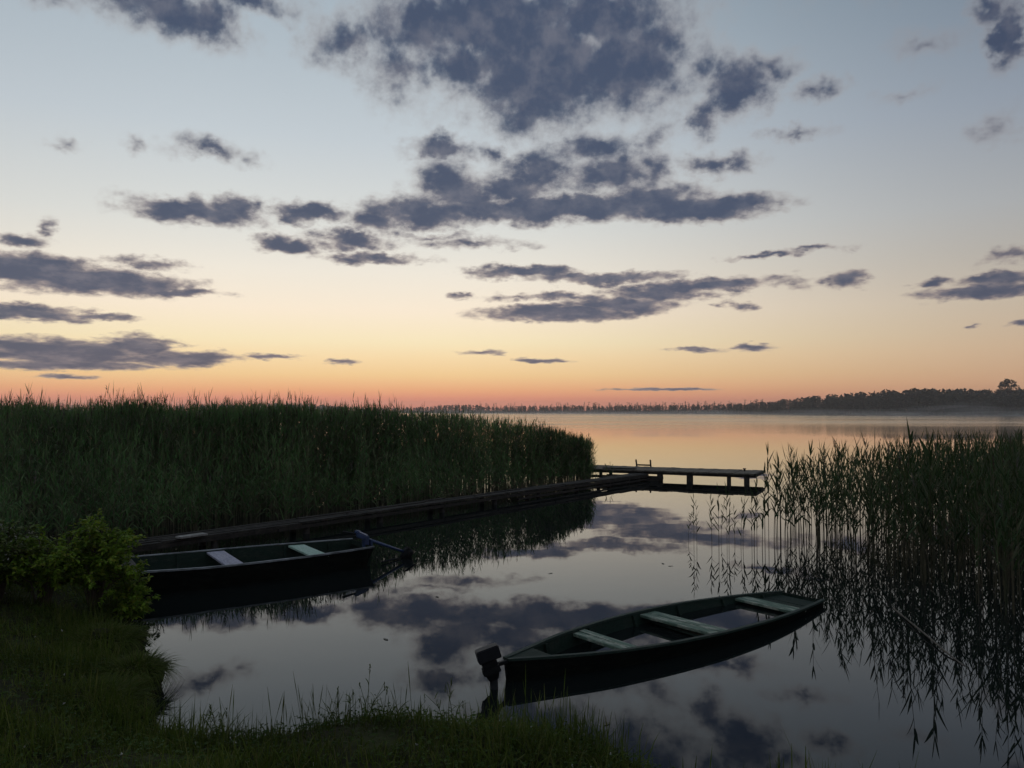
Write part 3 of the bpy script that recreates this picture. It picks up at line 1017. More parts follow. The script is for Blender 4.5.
# the walkway is boarded lengthwise with long planks
for j in range(5):
    s = -1.0 - random.uniform(0, 1)
    nn = (j + .5) * WW / 5
    while s < WL - .25:
        e = min(s + random.uniform(2.6, 4.2), WL - .02)
        za, zb = .228 + random.uniform(-.018, .018), .228 + random.uniform(-.018, .018)
        a, b = wpt(s, nn + random.uniform(-.01, .01), za), wpt(e - .015, nn + random.uniform(-.01, .01), zb)
        m.bar(jl(a), jl(b), WW / 5 - .015, .038)
        s = e
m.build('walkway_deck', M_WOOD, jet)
for n_, z_, hh_ in ((.03, .162, .06), (.0, .052, .04)):
    m = MB()
    s = -.8 if n_ > 0 else WL * .60
    while s < WL:
        e = min(s + 4.5, WL)
        m.bar(jl(wpt(s, n_, z_ + random.uniform(-.012, .012))), jl(wpt(e - .02, n_, z_ + random.uniform(-.012, .012))), .07, hh_)
        s = e
    m.build('stringer', M_WETWOOD, jet)
s = .6
while s < WL:
    for n_ in (.09, WW - .09):
        m = MB()
        m.tube([jl(wpt(s, n_, -.8)), jl(wpt(s + random.uniform(-.03, .03), n_, .188))], [.065, .06], 9)
        m.build('post', M_WETWOOD, jet, smooth=True)
    s += 1.9
# end platform
m = MB()
k = int(PL / .16)
for i in range(k):
    s0 = (i + .5) * PL / k
    a = PF0 + pd * s0 + pn * random.uniform(-.03, .03)
    b = a + pn * (PWID + random.uniform(-.04, .04))
    za = -.0225 + random.uniform(-.008, .008)
    m.bar(jl((a.x, a.y, ZP + za)), jl((b.x, b.y, ZP + za)), PL / k - .012, .045)
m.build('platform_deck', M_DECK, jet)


def pp(s, n, z):
    p = PF0 + pd * s + pn * n
    return Vector((p.x, p.y, z))


for n_ in (.10, PWID - .10):
    m = MB()
    m.bar(jl(pp(-.05, n_, ZP - .088)), jl(pp(PL * .52, n_, ZP - .086)), .10, .08)
    m.bar(jl(pp(PL * .52 + .01, n_, ZP - .086)), jl(pp(PL + .03, n_, ZP - .089)), .10, .08)
    m.build('beam', M_WETWOOD, jet)
m = MB()
m.bar(jl(pp(PL + .03, -.02, ZP - .05)), jl(pp(PL + .03, PWID + .02, ZP - .05)), .05, .10)
m.build('end_board', M_WOOD, jet)
for s_, n_, r_ in ((.18, .12, .06), (.55, .12, .06), (.25, PWID - .14, .06), (PL * .30, PWID - .14, .07), (PL * .475, PWID - .14, .10), (PL * .645, PWID - .14, .105),
                   (PL * .86, PWID - .14, .065), (PL * .955, PWID - .13, .085)):
    m = MB()
    m.tube([jl(pp(s_, n_, -.9)), jl(pp(s_ + .01, n_, ZP - .128))], [r_ * 1.05, r_], 10)
    m.build('post', M_WETWOOD, jet, smooth=True)
m = MB()      # step between the low walkway and the higher platform
m.bar(jl(pp(.75, PWID - .25, ZP + .022)), jl(pp(1.9, PWID - .25, ZP + .022)), .20, .03)
m.build('step', M_WOOD, jet)
m = MB()      # brace low on the supports
m.bar(jl(pp(.1, PWID - .05, .08)), jl(pp(PL * .5, PWID - .03, .11)), .05, .09)
m.build('brace', M_WETWOOD, jet)
m = MB()      # rough boards close the side of the platform beside the walkway
for z_ in (.01, .11):
    m.bar(jl(pp(.95, PWID - .03, z_ + .01)), jl(pp(PL * .47, PWID - .03, z_)), .035, .10)
m.build('side_boards', M_WETWOOD, jet)
# ladder for swimmers: two horns above the deck and rungs under the far side
hold = empty('ladder')
hold.parent = jet
sl = [(at(637, 466.3, ZP) - PF0).dot(pd), (at(651, 466.7, ZP) - PF0).dot(pd)]
for q, s_ in enumerate(sl):
    m = MB()
    lean_ = -.05 if q == 0 else -.03
    m.bar(jl(pp(s_, -.03, ZP - .16)), jl(pp(s_ + lean_, -.03, ZP + .24)), .05, .045)
    m.build('rail', M_WETWOOD, hold)
for z_ in (ZP - .12, ZP + .05):
    m = MB()
    m.bar(jl(pp(sl[0], -.03, z_)), jl(pp(sl[1], -.03, z_)), .045, .05)
    m.build('rung', M_WETWOOD, hold)
m = MB()
c = at(744.5, 470.9, ZP)
m.tube([jl((c.x, c.y, ZP - .01)), jl((c.x, c.y, ZP + .05)), jl((c.x, c.y, ZP + .06)), jl((c.x, c.y, ZP + .085))], [.035, .03, .06, .05], 8)
m.build('mooring_post', M_WETWOOD, jet, smooth=True)
# loose pale board left on the walkway
m = MB()
a, b = at(178, 537.6, .275), at(205, 533.8, .275)
m.bar(a, b, .16, .03)
o = m.build('loose_board', M_GREYPLANK, bevel=.004)
tag(o, 'short pale board lying on the landward end of the walkway', 'board')


# ------------------------------------------------------------------ boats
def interp(tab, s):
    return float(np.interp(s, [t[0] for t in tab], [t[1] for t in tab]))


def smooth_tab(tab):
    """dense, smoothed copy of a station table"""
    s = np.linspace(0, 1, 101)
    y = np.interp(s, [t[0] for t in tab], [t[1] for t in tab])
    pad = np.concatenate([2 * y[0] - y[8:0:-1], y, 2 * y[-1] - y[-2:-10:-1]])
    k = np.hanning(17)
    k /= k.sum()
    y2 = np.convolve(pad, k, 'valid')
    return list(zip(s, y2))


class Boat:
    """local frame: x along the keel from the narrow end, y across, z up from the water"""
    def __init__(self, root, L, half, rim, keel, flare=.80, t=.030):
        self.root, self.L, self.t, self.flare = root, L, t, flare
        self.half, self.rim, self.keel = smooth_tab(half), smooth_tab(rim), smooth_tab(keel)

    def hw(self, s, z=None):
        w = interp(self.half, s)
        if z is None: return w
        r, k = interp(self.rim, s), interp(self.keel, s)
        f = min(1.0, max(0.0, (z - k) / max(r - k, 1e-4)))
        return w * (self.flare + (1 - self.flare) * f)

    def hull(self, mat_out, mat_in):
        n = 40
        rings, inner = [], []
        for i in range(n + 1):
            s = i / n
            x = s * self.L
            w, r, k = self.hw(s), interp(self.rim, s), interp(self.keel, s)
            lo = w * self.flare
            rake = (r - k) * (-.15 if s < .5 else .45) * (1 if i in (0, n) else 0)
            rings.append([(x, -w, r), (x - rake * .5, -(w + lo) / 2 - .006, (r + k) / 2), (x - rake, -lo, k), (x - rake, lo, k), (x - rake * .5, (w + lo) / 2 + .006, (r + k) / 2), (x, w, r)])
            ti = min(self.t, w * .6)
            xi = min(max(x, self.t), self.L - self.t)
            inner.append([(xi, -(w - ti), r), (xi, -(lo - ti * .8), k + .03), (xi, lo - ti * .8, k + .03), (xi, w - ti, r)])
        m = MB()
        vs, fs = [], []
        for rg in rings: vs += rg
        for i in range(n):
            for j in range(5):
                fs.append((i * 6 + j, (i + 1) * 6 + j, (i + 1) * 6 + j + 1, i * 6 + j + 1))
        fs.append((0, 1, 2, 3, 4, 5))
        e = n * 6
        fs.append((e + 5, e + 4, e + 3, e + 2, e + 1, e))
        m.add(vs, fs)
        # the top edge of the planking, closing outer to inner skin
        vs, fs = [], []
        for rg, ig in zip(rings, inner): vs += [rg[0], ig[0], ig[3], rg[5]]
        for i in range(n):
            fs += [(i * 4, i * 4 + 1, i * 4 + 5, i * 4 + 4), (i * 4 + 2, i * 4 + 3, i * 4 + 7, i * 4 + 6)]
        fs += [(0, 3, 2, 1), (n * 4, n * 4 + 1, n * 4 + 2, n * 4 + 3)]
        m.add(vs, fs)
        m.build('hull', mat_out, self.root)
        m = MB()
        vs, fs = [], []
        for ig in inner: vs += ig
        for i in range(n):
            for j in range(3):
                fs.append((i * 4 + j, i * 4 + j + 1, (i + 1) * 4 + j + 1, (i + 1) * 4 + j))
        fs.append((3, 2, 1, 0))
        e = n * 4
        fs.append((e, e + 1, e + 2, e + 3))
        m.add(vs, fs)
        m.build('lining', mat_in, self.root)
        for s in (.14, .30, .46, .62, .78, .92):
            m = MB()
            r, k = interp(self.rim, s), interp(self.keel, s)
            for sg in (-1, 1):
                m.bar((s * self.L, sg * (self.hw(s, k) - .05), k + .04), (s * self.L, sg * (self.hw(s) - .045), r - .012), .035, .04)
            m.bar((s * self.L, -(self.hw(s, k) - .05), k + .05), (s * self.L, self.hw(s, k) - .05, k + .05), .04, .035)
            m.build('rib', mat_in, self.root)

    def gunwale(self, sg, mat, w=.045, h=.022, s0=0.0, s1=1.0, lift=.014):
        n = 40
        vs, fs = [], []
        for i in range(n + 1):
            s = s0 + (s1 - s0) * i / n
            x, hw_, r = s * self.L, self.hw(s), interp(self.rim, s) + lift
            o_, i_ = hw_ + .008, max(hw_ + .008 - w, .004)
            for y, z in ((o_, r - h), (o_, r), (i_, r), (i_, r - h)):
                vs.append((x, sg * y, z))
        for i in range(n):
            for j in range(4):
                j2 = (j + 1) % 4
                q = (i * 4 + j, (i + 1) * 4 + j, (i + 1) * 4 + j2, i * 4 + j2)
                fs.append(q if sg > 0 else q[::-1])
        fs += [(3, 2, 1, 0), (n * 4, n * 4 + 1, n * 4 + 2, n * 4 + 3)]
        MB().add(vs, fs).build('gunwale', mat, self.root)

    def seat(self, x, width, mat, drop=.015, thick=.028, boards=2, label=None, skew=0.0):
        s = x / self.L
        z = interp(self.rim, s) - drop
        m = MB()
        bw = width / boards
        for b in range(boards):
            xx = x - width / 2 + (b + .5) * bw
            hw_ = self.hw(xx / self.L, z) - .02
            dz = random.uniform(-.004, .004)
            m.bar((xx - skew, -hw_, z - thick / 2 + dz), (xx + skew, hw_, z - thick / 2 - dz), bw - .008, thick)
        o = m.build('seat', mat, self.root, bevel=.004)
        if label: o['label'] = label
        return o

    def bilge(self, z, s0, s1):
        n = 24
        m = MB()
        vs, fs = [], []
        for i in range(n + 1):
            s = s0 + (s1 - s0) * i / n
            w = self.hw(s, z) - self.t * .6
            vs += [(s * self.L, -w, z), (s * self.L, w, z)]
        for i in range(n):
            fs.append((i * 2, (i + 1) * 2, (i + 1) * 2 + 1, i * 2 + 1))
        m.add(vs, fs).build('bilge_water', M_BILGE, self.root)


# --- the flooded boat in front
B0 = at(506.0, 660.0, .18)
B1 = (at(825.5, 599.5, .06) + at(780.5, 591.5, .06)) / 2
dv = Vector((B1.x - B0.x, B1.y - B0.y, 0))
LB = dv.length
boat = empty('rowing_boat', (B0.x, B0.y, 0), (0, 0, math.atan2(dv.y, dv.x)))
tag(boat, 'dark flooded rowing boat with three peeling mint green seats', 'boat')
bt = Boat(boat, LB, [(0, .035), (.08, .17), (.2, .36), (.35, .49), (.5, .55), (.65, .545), (.8, .47), (.92, .37), (1, .29)],
          [(0, .185), (.1, .165), (.3, .14), (.6, .115), (.85, .08), (1, .055)],
          [(0, -.16), (.15, -.20), (.6, -.20), (.85, -.14), (1, -.06)])
bt.hull(M_HULL, M_INNER)
bt.gunwale(-1, M_RIMDARK)
bt.gunwale(1, M_RIMDARK)


def along(px, py, z):
    p = at(px, py, z)
    return Vector((p.x - B0.x, p.y - B0.y, 0)).dot(dv.normalized())


bt.seat(along(609.5, 641, .13), .20, M_MINT, boards=2)
bt.seat(along(694, 624, .115), .26, M_MINT, boards=2)
bt.seat(along(776, 604.3, .075), .22, M_MINT, boards=1)
bt.bilge(.012, .10, .86)
m = MB()
for a_, b_ in ((.865, .925), (.928, .988)):
    zz = .028
    q = [(a_ * LB, -bt.hw(a_, zz) + .02, zz), (b_ * LB, -bt.hw(b_, zz) + .02, zz), (b_ * LB, bt.hw(b_, zz) - .02, zz), (a_ * LB, bt.hw(a_, zz) - .02, zz)]
    m.add(q + [(x, y, z - .03) for x, y, z in q], [(0, 1, 2, 3), (7, 6, 5, 4), (0, 4, 5, 1), (1, 5, 6, 2), (2, 6, 7, 3), (3, 7, 4, 0)])
m.build('stern_deck', M_INNER, boat)
m = MB()
m.bar((LB * .50, -.42, .035), (LB * .515, .40, .03), .10, .022)
m.build('floor_board', M_RIMDARK, boat, bevel=.003)
m = MB()
m.add([(0.015, -.03, .188), (LB * .09, -bt.hw(.09) + .02, interp(bt.rim, .09) + .004), (LB * .09, bt.hw(.09) - .02, interp(bt.rim, .09) + .004), (0.015, .03, .188),
       (0.015, -.03, .165), (LB * .09, -bt.hw(.09) + .02, interp(bt.rim, .09) - .02), (LB * .09, bt.hw(.09) - .02, interp(bt.rim, .09) - .02), (0.015, .03, .165)],
      [(0, 1, 2, 3), (7, 6, 5, 4), (1, 5, 6, 2), (0, 4, 5, 1), (3, 2, 6, 7), (0, 3, 7, 4)])
m.build('bow_deck', M_INNER, boat)

# --- its small outboard
mc = atd(488.5, 655.0, 6.55)
mot = empty('outboard_motor', (mc.x, mc.y, 0))
tag(mot, 'small black outboard motor hung on the end of the flooded boat', 'outboard motor')
R = Matrix.Rotation(math.radians(16), 3, 'Y') @ Matrix.Rotation(math.radians(28), 3, 'Z')
R = Matrix.Rotation(math.radians(-17), 3, 'Y') @ Matrix.Rotation(math.radians(12), 3, 'Z')


def taper_box(m, c, sx, sy, sz, top, mat):
    c = Vector(c)
    pts = [Vector((x * sx / 2 * (top if z > 0 else 1), y * sy / 2 * (top if z > 0 else 1), z * sz / 2)) for z in (-1, 1) for y in (-1, 1) for x in (-1, 1)]
    m.add([c + mat @ p for p in pts], [(0, 2, 3, 1), (4, 5, 7, 6), (0, 1, 5, 4), (2, 6, 7, 3), (0, 4, 6, 2), (1, 3, 7, 5)])


zc = mc.z
m = MB()
taper_box(m, (-.005, 0, zc + .012), .195, .12, .105, .98, R)
cw = m.build('cowl', M_COWL, mot, bevel=.008)
m = MB()
m.box(R @ Vector((0, 0, -.046)) + Vector((-.005, 0, zc + .012)), (.188, .112, .012), R)
m.build('cowl_seam', M_BLACK, cw)
m = MB()
taper_box(m, (.008, 0, zc - .068), .125, .09, .05, 1.0, R)
taper_box(m, (.022, 0, zc - .118), .150, .10, .06, .95, R)
taper_box(m, (.034, 0, zc - .170), .080, .075, .06, 1.5, R)
m.build('leg_housing', M_BLACK, mot, bevel=.006)
m = MB()
m.tube([(.0, .05, zc - .10), (-.06, .05, zc - .095)], [.018, .014], 8)
m.build('starter_grip', M_BLACK, mot, smooth=True)
m = MB()
m.tube([(.042, 0, zc - .18), (.075, 0, -.45)], [.036, .03], 10)
m.build('shaft', M_BLACK, mot, smooth=True)
m = MB()
bl = Vector((B0.x + .03, B0.y + .02, 0)) - Vector((mc.x, mc.y, 0))
m.bar((.05, 0, zc - .085), (bl.x - .01, bl.y, .165), .035, .03)
m.bar((bl.x - .012, bl.y, .05), (bl.x - .012, bl.y, .19), .05, .022)
m.build('bracket', M_BLACK, mot, bevel=.004)
m = MB()
for k in range(3):
    a = k * 2.094
    m.box((.09 + .012, math.cos(a) * .06, -.47 + math.sin(a) * .06), (.012, .10, .05), Matrix.Rotation(a, 3, 'X') @ Matrix.Rotation(.5, 3, 'Y'))
m.tube([(.0, 0, -.47), (.16, 0, -.47)], [.035, .02], 10)
m.build('propeller', M_BLACK, mot)

# --- the boat by the walkway
T0 = at(378, 547, .29)
T1 = at(349, 538.5, .29)
tc_ = (T0 + T1) / 2
axis = Vector((.837, .547, 0)).normalized()
L2 = 4.7
bow2 = tc_ - axis * L2
boat2 = empty('rowing_boat', (bow2.x, bow2.y, 0), (0, 0, math.atan2(axis.y, axis.x)))
tag(boat2, 'dark rowing boat with one lavender and one mint seat moored by the walkway', 'boat')
b2 = Boat(boat2, L2, [(0, .05), (.12, .33), (.3, .58), (.45, .66), (.6, .67), (.75, .63), (.9, .52), (1, .44)],
          [(0, .36), (.2, .31), (.5, .275), (.8, .275), (1, .285)],
          [(0, -.04), (.2, -.12), (.7, -.13), (1, -.08)], flare=.84)
b2.hull(M_HULL, M_INNER)
b2.gunwale(-1, M_RIMPALE, w=.04)
b2.gunwale(1, M_RIMPALE, w=.035)
b2.seat(L2 - .86, .25, M_MINT2, boards=1, label='pale mint seat near the motor')
b2.seat(L2 - 2.02, .25, M_LAV, boards=1, label='lavender grey middle seat')
b2.seat(L2 - 3.25, .24, M_BROWN, boards=1, label='dark brown seat near the bow')
m = MB()
for j in range(14):
    a_, b_ = .03 + j * .068, .03 + (j + 1) * .068 - .003
    zz = .035 + random.uniform(-.004, .004)
    q = [(a_ * L2, -b2.hw(a_, zz) + .024, zz), (b_ * L2, -b2.hw(b_, zz) + .024, zz), (b_ * L2, b2.hw(b_, zz) - .024, zz), (a_ * L2, b2.hw(a_, zz) - .024, zz)]
    m.add(q + [(x, y, z - .03) for x, y, z in q], [(0, 1, 2, 3), (7, 6, 5, 4), (0, 4, 5, 1), (1, 5, 6, 2), (2, 6, 7, 3), (3, 7, 4, 0)])
m.build('floor_boards', M_INNER, boat2)

# --- tilted electric motor clamped on its transom
h0 = atd(364, 537.5, tc_.y - .12)
pod = atd(407.5, 553.0, tc_.y + .35)
em = empty('trolling_motor', (h0.x, h0.y, 0))
tag(em, 'blue shafted trolling motor tilted up on the transom of the moored boat', 'outboard motor')


def el_(v):
    return Vector(v) - Vector((h0.x, h0.y, 0))


m = MB()
m.tube([el_(h0 + Vector((-.10, -.02, .03))), el_(pod)], [.026, .022], 10)
m.build('shaft', M_BLUE, em, smooth=True)
dsh = (pod - h0).normalized()
m = MB()
m.box(el_(h0 + Vector((-.03, 0, .03))), (.17, .12, .075), Matrix.Rotation(math.radians(24), 3, 'Y'))
m.box(el_(h0 + Vector((-.10, .02, .075))), (.09, .08, .06), Matrix.Rotation(math.radians(10), 3, 'Y'))
hd = m.build('motor_head', M_BLUE, em, bevel=.015)
m = MB()
m.tube([el_(h0 + Vector((-.09, -.02, .05))), el_(h0 + Vector((-.30, -.10, .10)))], [.014, .018], 8)
m.build('tiller', M_BLACK, em, smooth=True)
m = MB()
m.box(el_(h0 + Vector((.02, .02, -.06))), (.08, .10, .17), Matrix.Rotation(math.atan2(axis.y, axis.x), 3, 'Z'))
m.box(el_(h0 + Vector((.085, .06, -.09))), (.03, .12, .12), Matrix.Rotation(math.atan2(axis.y, axis.x), 3, 'Z'))
m.build('clamp', M_BLUE, em, bevel=.006)
m = MB()
px_ = dsh.cross(Vector((0, 1, 0))).normalized()
if px_.z > 0: px_ = -px_
ax_ = px_
m.tube([el_(pod - ax_ * .08), el_(pod - ax_ * .05), el_(pod + ax_ * .10), el_(pod + ax_ * .16)], [.05, .085, .085, .03], 12)
m.build('motor_pod', M_BLACK, em, smooth=True)
m = MB()
for k in range(2):
    a = k * math.pi + .6
    yv = Vector((0, 1, 0)) * math.cos(a) + dsh * math.sin(a)
    c0 = pod - ax_ * .10
    m.bar(el_(c0 + yv * .01), el_(c0 + yv * .12), .05, .012)
m.build('propeller', M_BLACK, em)
m = MB()
m.tube([el_(pod + Vector((-.03, 0, -.06))), el_(Vector((T0.x + .02, T0.y + .22, .03)))], [.012, .014], 8)
m.build('stay', M_BLACK, em, smooth=True)

# ------------------------------------------------------------------ grass and plants on the bank
def bank_grass():
    G, C, Fl = Soup(), Soup(), Soup()
    # candidates over the part of the bank the picture shows, denser close by and along the edge
    n = 520000
    q = np.stack([RNG.uniform(-9, 5.0, n), RNG.uniform(2.6, 11.0, n)], -1)
    d = shore_dist(q[:, 0], q[:, 1])
    px = q[:, 0] / q[:, 1] * FPX + 512
    ok = (d > -.03) & (px > -150) & (px < 1100)
    q, d = q[ok], d[ok]
    tuft = np.sin(q[:, 0] * 3.1 + 1.7 * np.sin(q[:, 1] * 2.3)) * np.sin(q[:, 1] * 3.7 + q[:, 0] * 1.1)
    tuft2 = np.sin(q[:, 0] * 9.1 + q[:, 1] * 3.0) * np.sin(q[:, 1] * 8.3 - q[:, 0] * 2.0)
    keep = RNG.uniform(0, 1, len(q)) < np.clip(.50 + .3 * tuft + .2 * tuft2 + .4 * np.exp(-d / .25), .08, 1)
    q, d, tuft = q[keep], d[keep], tuft[keep]
    if len(q) > 150000:
        sel = RNG.choice(len(q), 150000, replace=False)
        q, d, tuft = q[sel], d[sel], tuft[sel]
    n = len(q)
    z = bank_z(q[:, 0], q[:, 1])
    p = np.stack([q[:, 0], q[:, 1], z - .01], -1)
    a = RNG.uniform(0, 2 * np.pi, n)
    tilt = np.abs(RNG.normal(0, .5, n))
    dr = np.stack([np.cos(a) * tilt, np.sin(a) * tilt, np.ones(n)], -1)
    ln = np.clip(RNG.gamma(4, .032, n) * (1 + .6 * tuft), .03, .32) * (1 + .5 * np.exp(-np.maximum(d, 0) / .12))
    G.ribbons(p, dr, ln, RNG.uniform(.0035, .0075, n), RNG.uniform(.1, .9, n), nseg=3, twist=.8, prof=np.array([.8, 1, .7, .05]))
    # taller stalks with a seed head on the water's edge
    m = 700
    pxg = q[:, 0] / q[:, 1] * FPX + 512
    cl = np.sin(pxg * .045) * np.sin(pxg * .021 + 1) + RNG.uniform(-.6, .6, n)
    i = RNG.choice(np.where((d < .45) & (cl > .1))[0], m)
    pp_ = p[i] + np.stack([RNG.normal(0, .03, m), RNG.normal(0, .03, m), 0 * i], -1)
    h = RNG.uniform(.15, .38, m) * np.where(RNG.uniform(0, 1, m) < .12, 1.35, 1)
    dd = np.stack([RNG.normal(0, .16, m), RNG.normal(0, .16, m), np.ones(m)], -1)
    G.ribbons(pp_, dd, h, .0045, RNG.uniform(0, .12, m), nseg=4, prof=np.array([1, .8, .7, 1.4, .3]))
    # clover and low leaves: three leaflets each
    m = 13000
    i = RNG.choice(n, m)
    c = p[i] + np.stack([RNG.normal(0, .05, m), RNG.normal(0, .05, m), RNG.uniform(.03, .09, m)], -1)
    for k in range(3):
        a = RNG.uniform(0, 6.28, m)
        dd = np.stack([np.cos(a), np.sin(a), RNG.uniform(-.1, .5, m)], -1)
        C.ribbons(c, dd, RNG.uniform(.012, .022, m), RNG.uniform(.010, .018, m), .2, nseg=2, prof=np.array([.35, 1, .6]), twist=.3)
    m = 150
    i = RNG.choice(n, m)
    c = p[i] + np.stack([RNG.normal(0, .05, m), RNG.normal(0, .05, m), RNG.uniform(.06, .12, m)], -1)
    for k in range(5):
        dd = RNG.normal(size=(m, 3)) + np.array([0, 0, .6])
        Fl.ribbons(c, dd, .011, .009, 0, nseg=1, prof=np.array([1, .6]), side=RNG.normal(size=(m, 3)))
    o = G.build('grass', M_GRASS)
    tag(o, 'short dark green grass covering the near bank', 'grass', kind='stuff')
    o2 = C.build('clover', M_CLOVER)
    tag(o2, 'low clover leaves scattered through the bank grass', 'ground cover', kind='stuff')
    o3 = Fl.build('clover_flowers', M_FLOWER)
    tag(o3, 'tiny pale clover flowers dotted over the bank', 'flowers', kind='stuff')


bank_grass()


def tussock(px, py, label, r, h, n=2200, over=1.2):
    """a clump of long grass hanging over the water's edge"""
    p = at(px, py, .12)
    root = empty('grass_tussock', (p.x, p.y, 0))
    tag(root, label, 'grass tussock')
    bm = bmesh.new()
    bmesh.ops.create_icosphere(bm, subdivisions=3, radius=1)
    for v in bm.verts:
        k = 1 + .22 * math.sin(v.co.x * 5 + py) * math.sin(v.co.y * 4 + px) + .10 * math.sin(v.co.z * 9 + v.co.x * 7)
        v.co = Vector((v.co.x * r * .8 * k, v.co.y * r * .8 * k, .05 + v.co.z * h * .5 * k))
    me = bpy.data.meshes.new('root_ball')
    bm.to_mesh(me)
    bm.free()
    link('root_ball', me, M_MUD, root, True)
    G = Soup()
    a = RNG.uniform(0, 2 * np.pi, n)
    rr = r * .75 * np.sqrt(RNG.uniform(0, 1, n))
    P0 = np.stack([np.cos(a) * rr, np.sin(a) * rr, .05 + h * .42 * np.sqrt(np.maximum(1 - (rr / r) ** 2, 0))], -1)
    dd = np.stack([np.cos(a) * rr / r * 1.4 * over, np.sin(a) * rr / r * 1.4 * over, np.full(n, .9)], -1) + RNG.normal(0, .25, (n, 3))
    G.ribbons(P0, dd, RNG.uniform(.10, .30, n), RNG.uniform(.004, .007, n), RNG.uniform(.3, 1.3, n), nseg=4, twist=.6)
    G.build('blades', M_GRASS, root)


tussock(136, 674, 'shaggy dark grass tussock jutting over the water below the bush', .26, .30)
tussock(106, 646, 'rounded dark grass tussock at the water edge nearest the moored boat', .38, .40)
tussock(92, 704, 'low wide grass tussock at the inner corner of the shore', .45, .30)


def bush(name, px, depth, height, rad, label, mat, n_leaf, leaf=.055, nst=14, seed=1, flowers=False):
    x = (px - 512) / FPX * depth
    z0 = float(bank_z(np.array([x]), np.array([depth]))[0])
    root = empty(name, (x, depth, z0 - .03))
    tag(root, label, 'bush')
    rng = np.random.default_rng(seed)
    m = MB()
    Lf = Soup()
    per = n_leaf // nst
    for k in range(nst):
        a = rng.uniform(0, 2 * np.pi)
        sp_ = rng.uniform(.1, 1) * rad
        hh = height * rng.uniform(.62, 1.0) * (1 - .35 * (sp_ / rad) ** 2)
        tip = np.array([math.cos(a) * sp_, math.sin(a) * sp_, hh])
        mid = tip * np.array([.35, .35, .6])
        m.tube([(tip[0] * .1, tip[1] * .1, -.05), tuple(mid), tuple(tip)], [.010, .007, .003], 5)
        # side twigs carry the leaves in small sprays
        nt = 9
        tt = rng.uniform(.45, 1.0, nt)
        for t in tt:
            c0 = (2 * t * (1 - t)) * mid * 1.0 + t * t * tip + np.array([0, 0, 0])
            va = rng.normal(size=3) * np.array([1, 1, .45]) + np.array([math.cos(a) * .5, math.sin(a) * .5, .45])
            va /= np.linalg.norm(va)
            tl = rng.uniform(.10, .26) * (height / .9)
            c1 = c0 + va * tl
            m.tube([tuple(c0), tuple(c1)], [.004, .0015], 4)
            q = per // nt
            u = rng.uniform(.15, 1.05, q)
            P0 = c0[None] + (c1 - c0)[None] * u[:, None] + rng.normal(0, .012, (q, 3))
            dd = rng.normal(size=(q, 3)) * np.array([1, 1, .5]) + va[None] * .6
            Lf.ribbons(P0, dd, leaf * rng.uniform(.6, 1.3, q), leaf * rng.uniform(.4, .65, q), rng.uniform(.05, .5, q), nseg=3, prof=np.array([.25, 1, .8, .05]), twist=.4)
    m.build('stems', M_TWIG, root)
    Lf.build('foliage', mat, root)
    if flowers:
        Fl = Soup()
        q = 160
        a = rng.uniform(0, 6.28, q)
        rr = rad * np.sqrt(rng.uniform(0, 1, q))
        c = np.stack([np.cos(a) * rr, np.sin(a) * rr, height * (1 - .3 * (rr / rad) ** 2) * rng.uniform(.75, 1.0, q)], -1)
        for k in range(4):
            Fl.ribbons(c, rng.normal(size=(q, 3)), .014, .012, 0, nseg=1, prof=np.array([1, .6]), side=rng.normal(size=(q, 3)))
        Fl.build('flowers', M_FLOWER, root)['kind'] = 'stuff'
    return root


bush('leafy_bush', 100, 8.6, 1.0, .44, 'bright yellow green leafy bush in front of the moored boat', M_BUSH, 11000, .047, 28, 3)
bush('leafy_bush', 134, 8.75, .60, .28, 'small leafy bush hanging at the water side of the tallest bright bush', M_BUSH, 3000, .05, 14, 5)
bush('leafy_bush', 48, 8.3, .78, .46, 'wide bright leafy bush between the tallest bush and the flowering weeds', M_BUSH, 8000, .042, 26, 11)
bush('flowering_weed', 2, 8.3, .86, .45, 'tall weed patch with small pale flowers beside the wide bright bush', M_WEED, 7000, .05, 26, 8, True)
bush('leafy_bush', -60, 7.6, .80, .55, 'dim leafy bush cut off by the picture edge', M_WEED, 4000, .06, 20, 9)


def shore_weed(px, py, h, label, seed):
    p = at(px, py, 0)
    z0 = float(bank_z(np.array([p.x]), np.array([p.y]))[0])
    root = empty('tall_weed', (p.x, p.y, max(z0, 0) - .02))
    tag(root, label, 'weed')
    rng = np.random.default_rng(seed)
    m = MB()
    G = Soup()
    for k in range(4):
        lx, ly = rng.normal(0, .10, 2)
        hh = h * rng.uniform(.6, 1)
        x0, y0 = rng.normal(0, .03, 2)
        m.tube([(x0, y0, 0), (x0 + lx * .4, y0 + ly * .4, hh * .6), (x0 + lx, y0 + ly, hh)], [.003, .0025, .0012], 5)
        q = 9
        t = rng.uniform(.15, .85, q)
        P0 = np.stack([x0 + lx * t * .7, y0 + ly * t * .7, hh * t], -1)
        dd = rng.normal(size=(q, 3)) * np.array([1, 1, .3]) + np.array([0, 0, 1.2])
        G.ribbons(P0, dd, rng.uniform(.05, .13, q), .007, .4, nseg=3, twist=.6)
        c = np.stack([np.full(10, x0 + lx), np.full(10, y0 + ly), hh - rng.uniform(0, .07, 10)], -1)
        G.ribbons(c, rng.normal(size=(10, 3)) * np.array([.5, .5, .2]) + np.array([0, 0, 1]), .022, .007, 0, nseg=2, prof=np.array([.5, 1, .1]))
    m.build('stem', M_GRASS, root, True)
    G.build('leaves', M_GRASS, root)


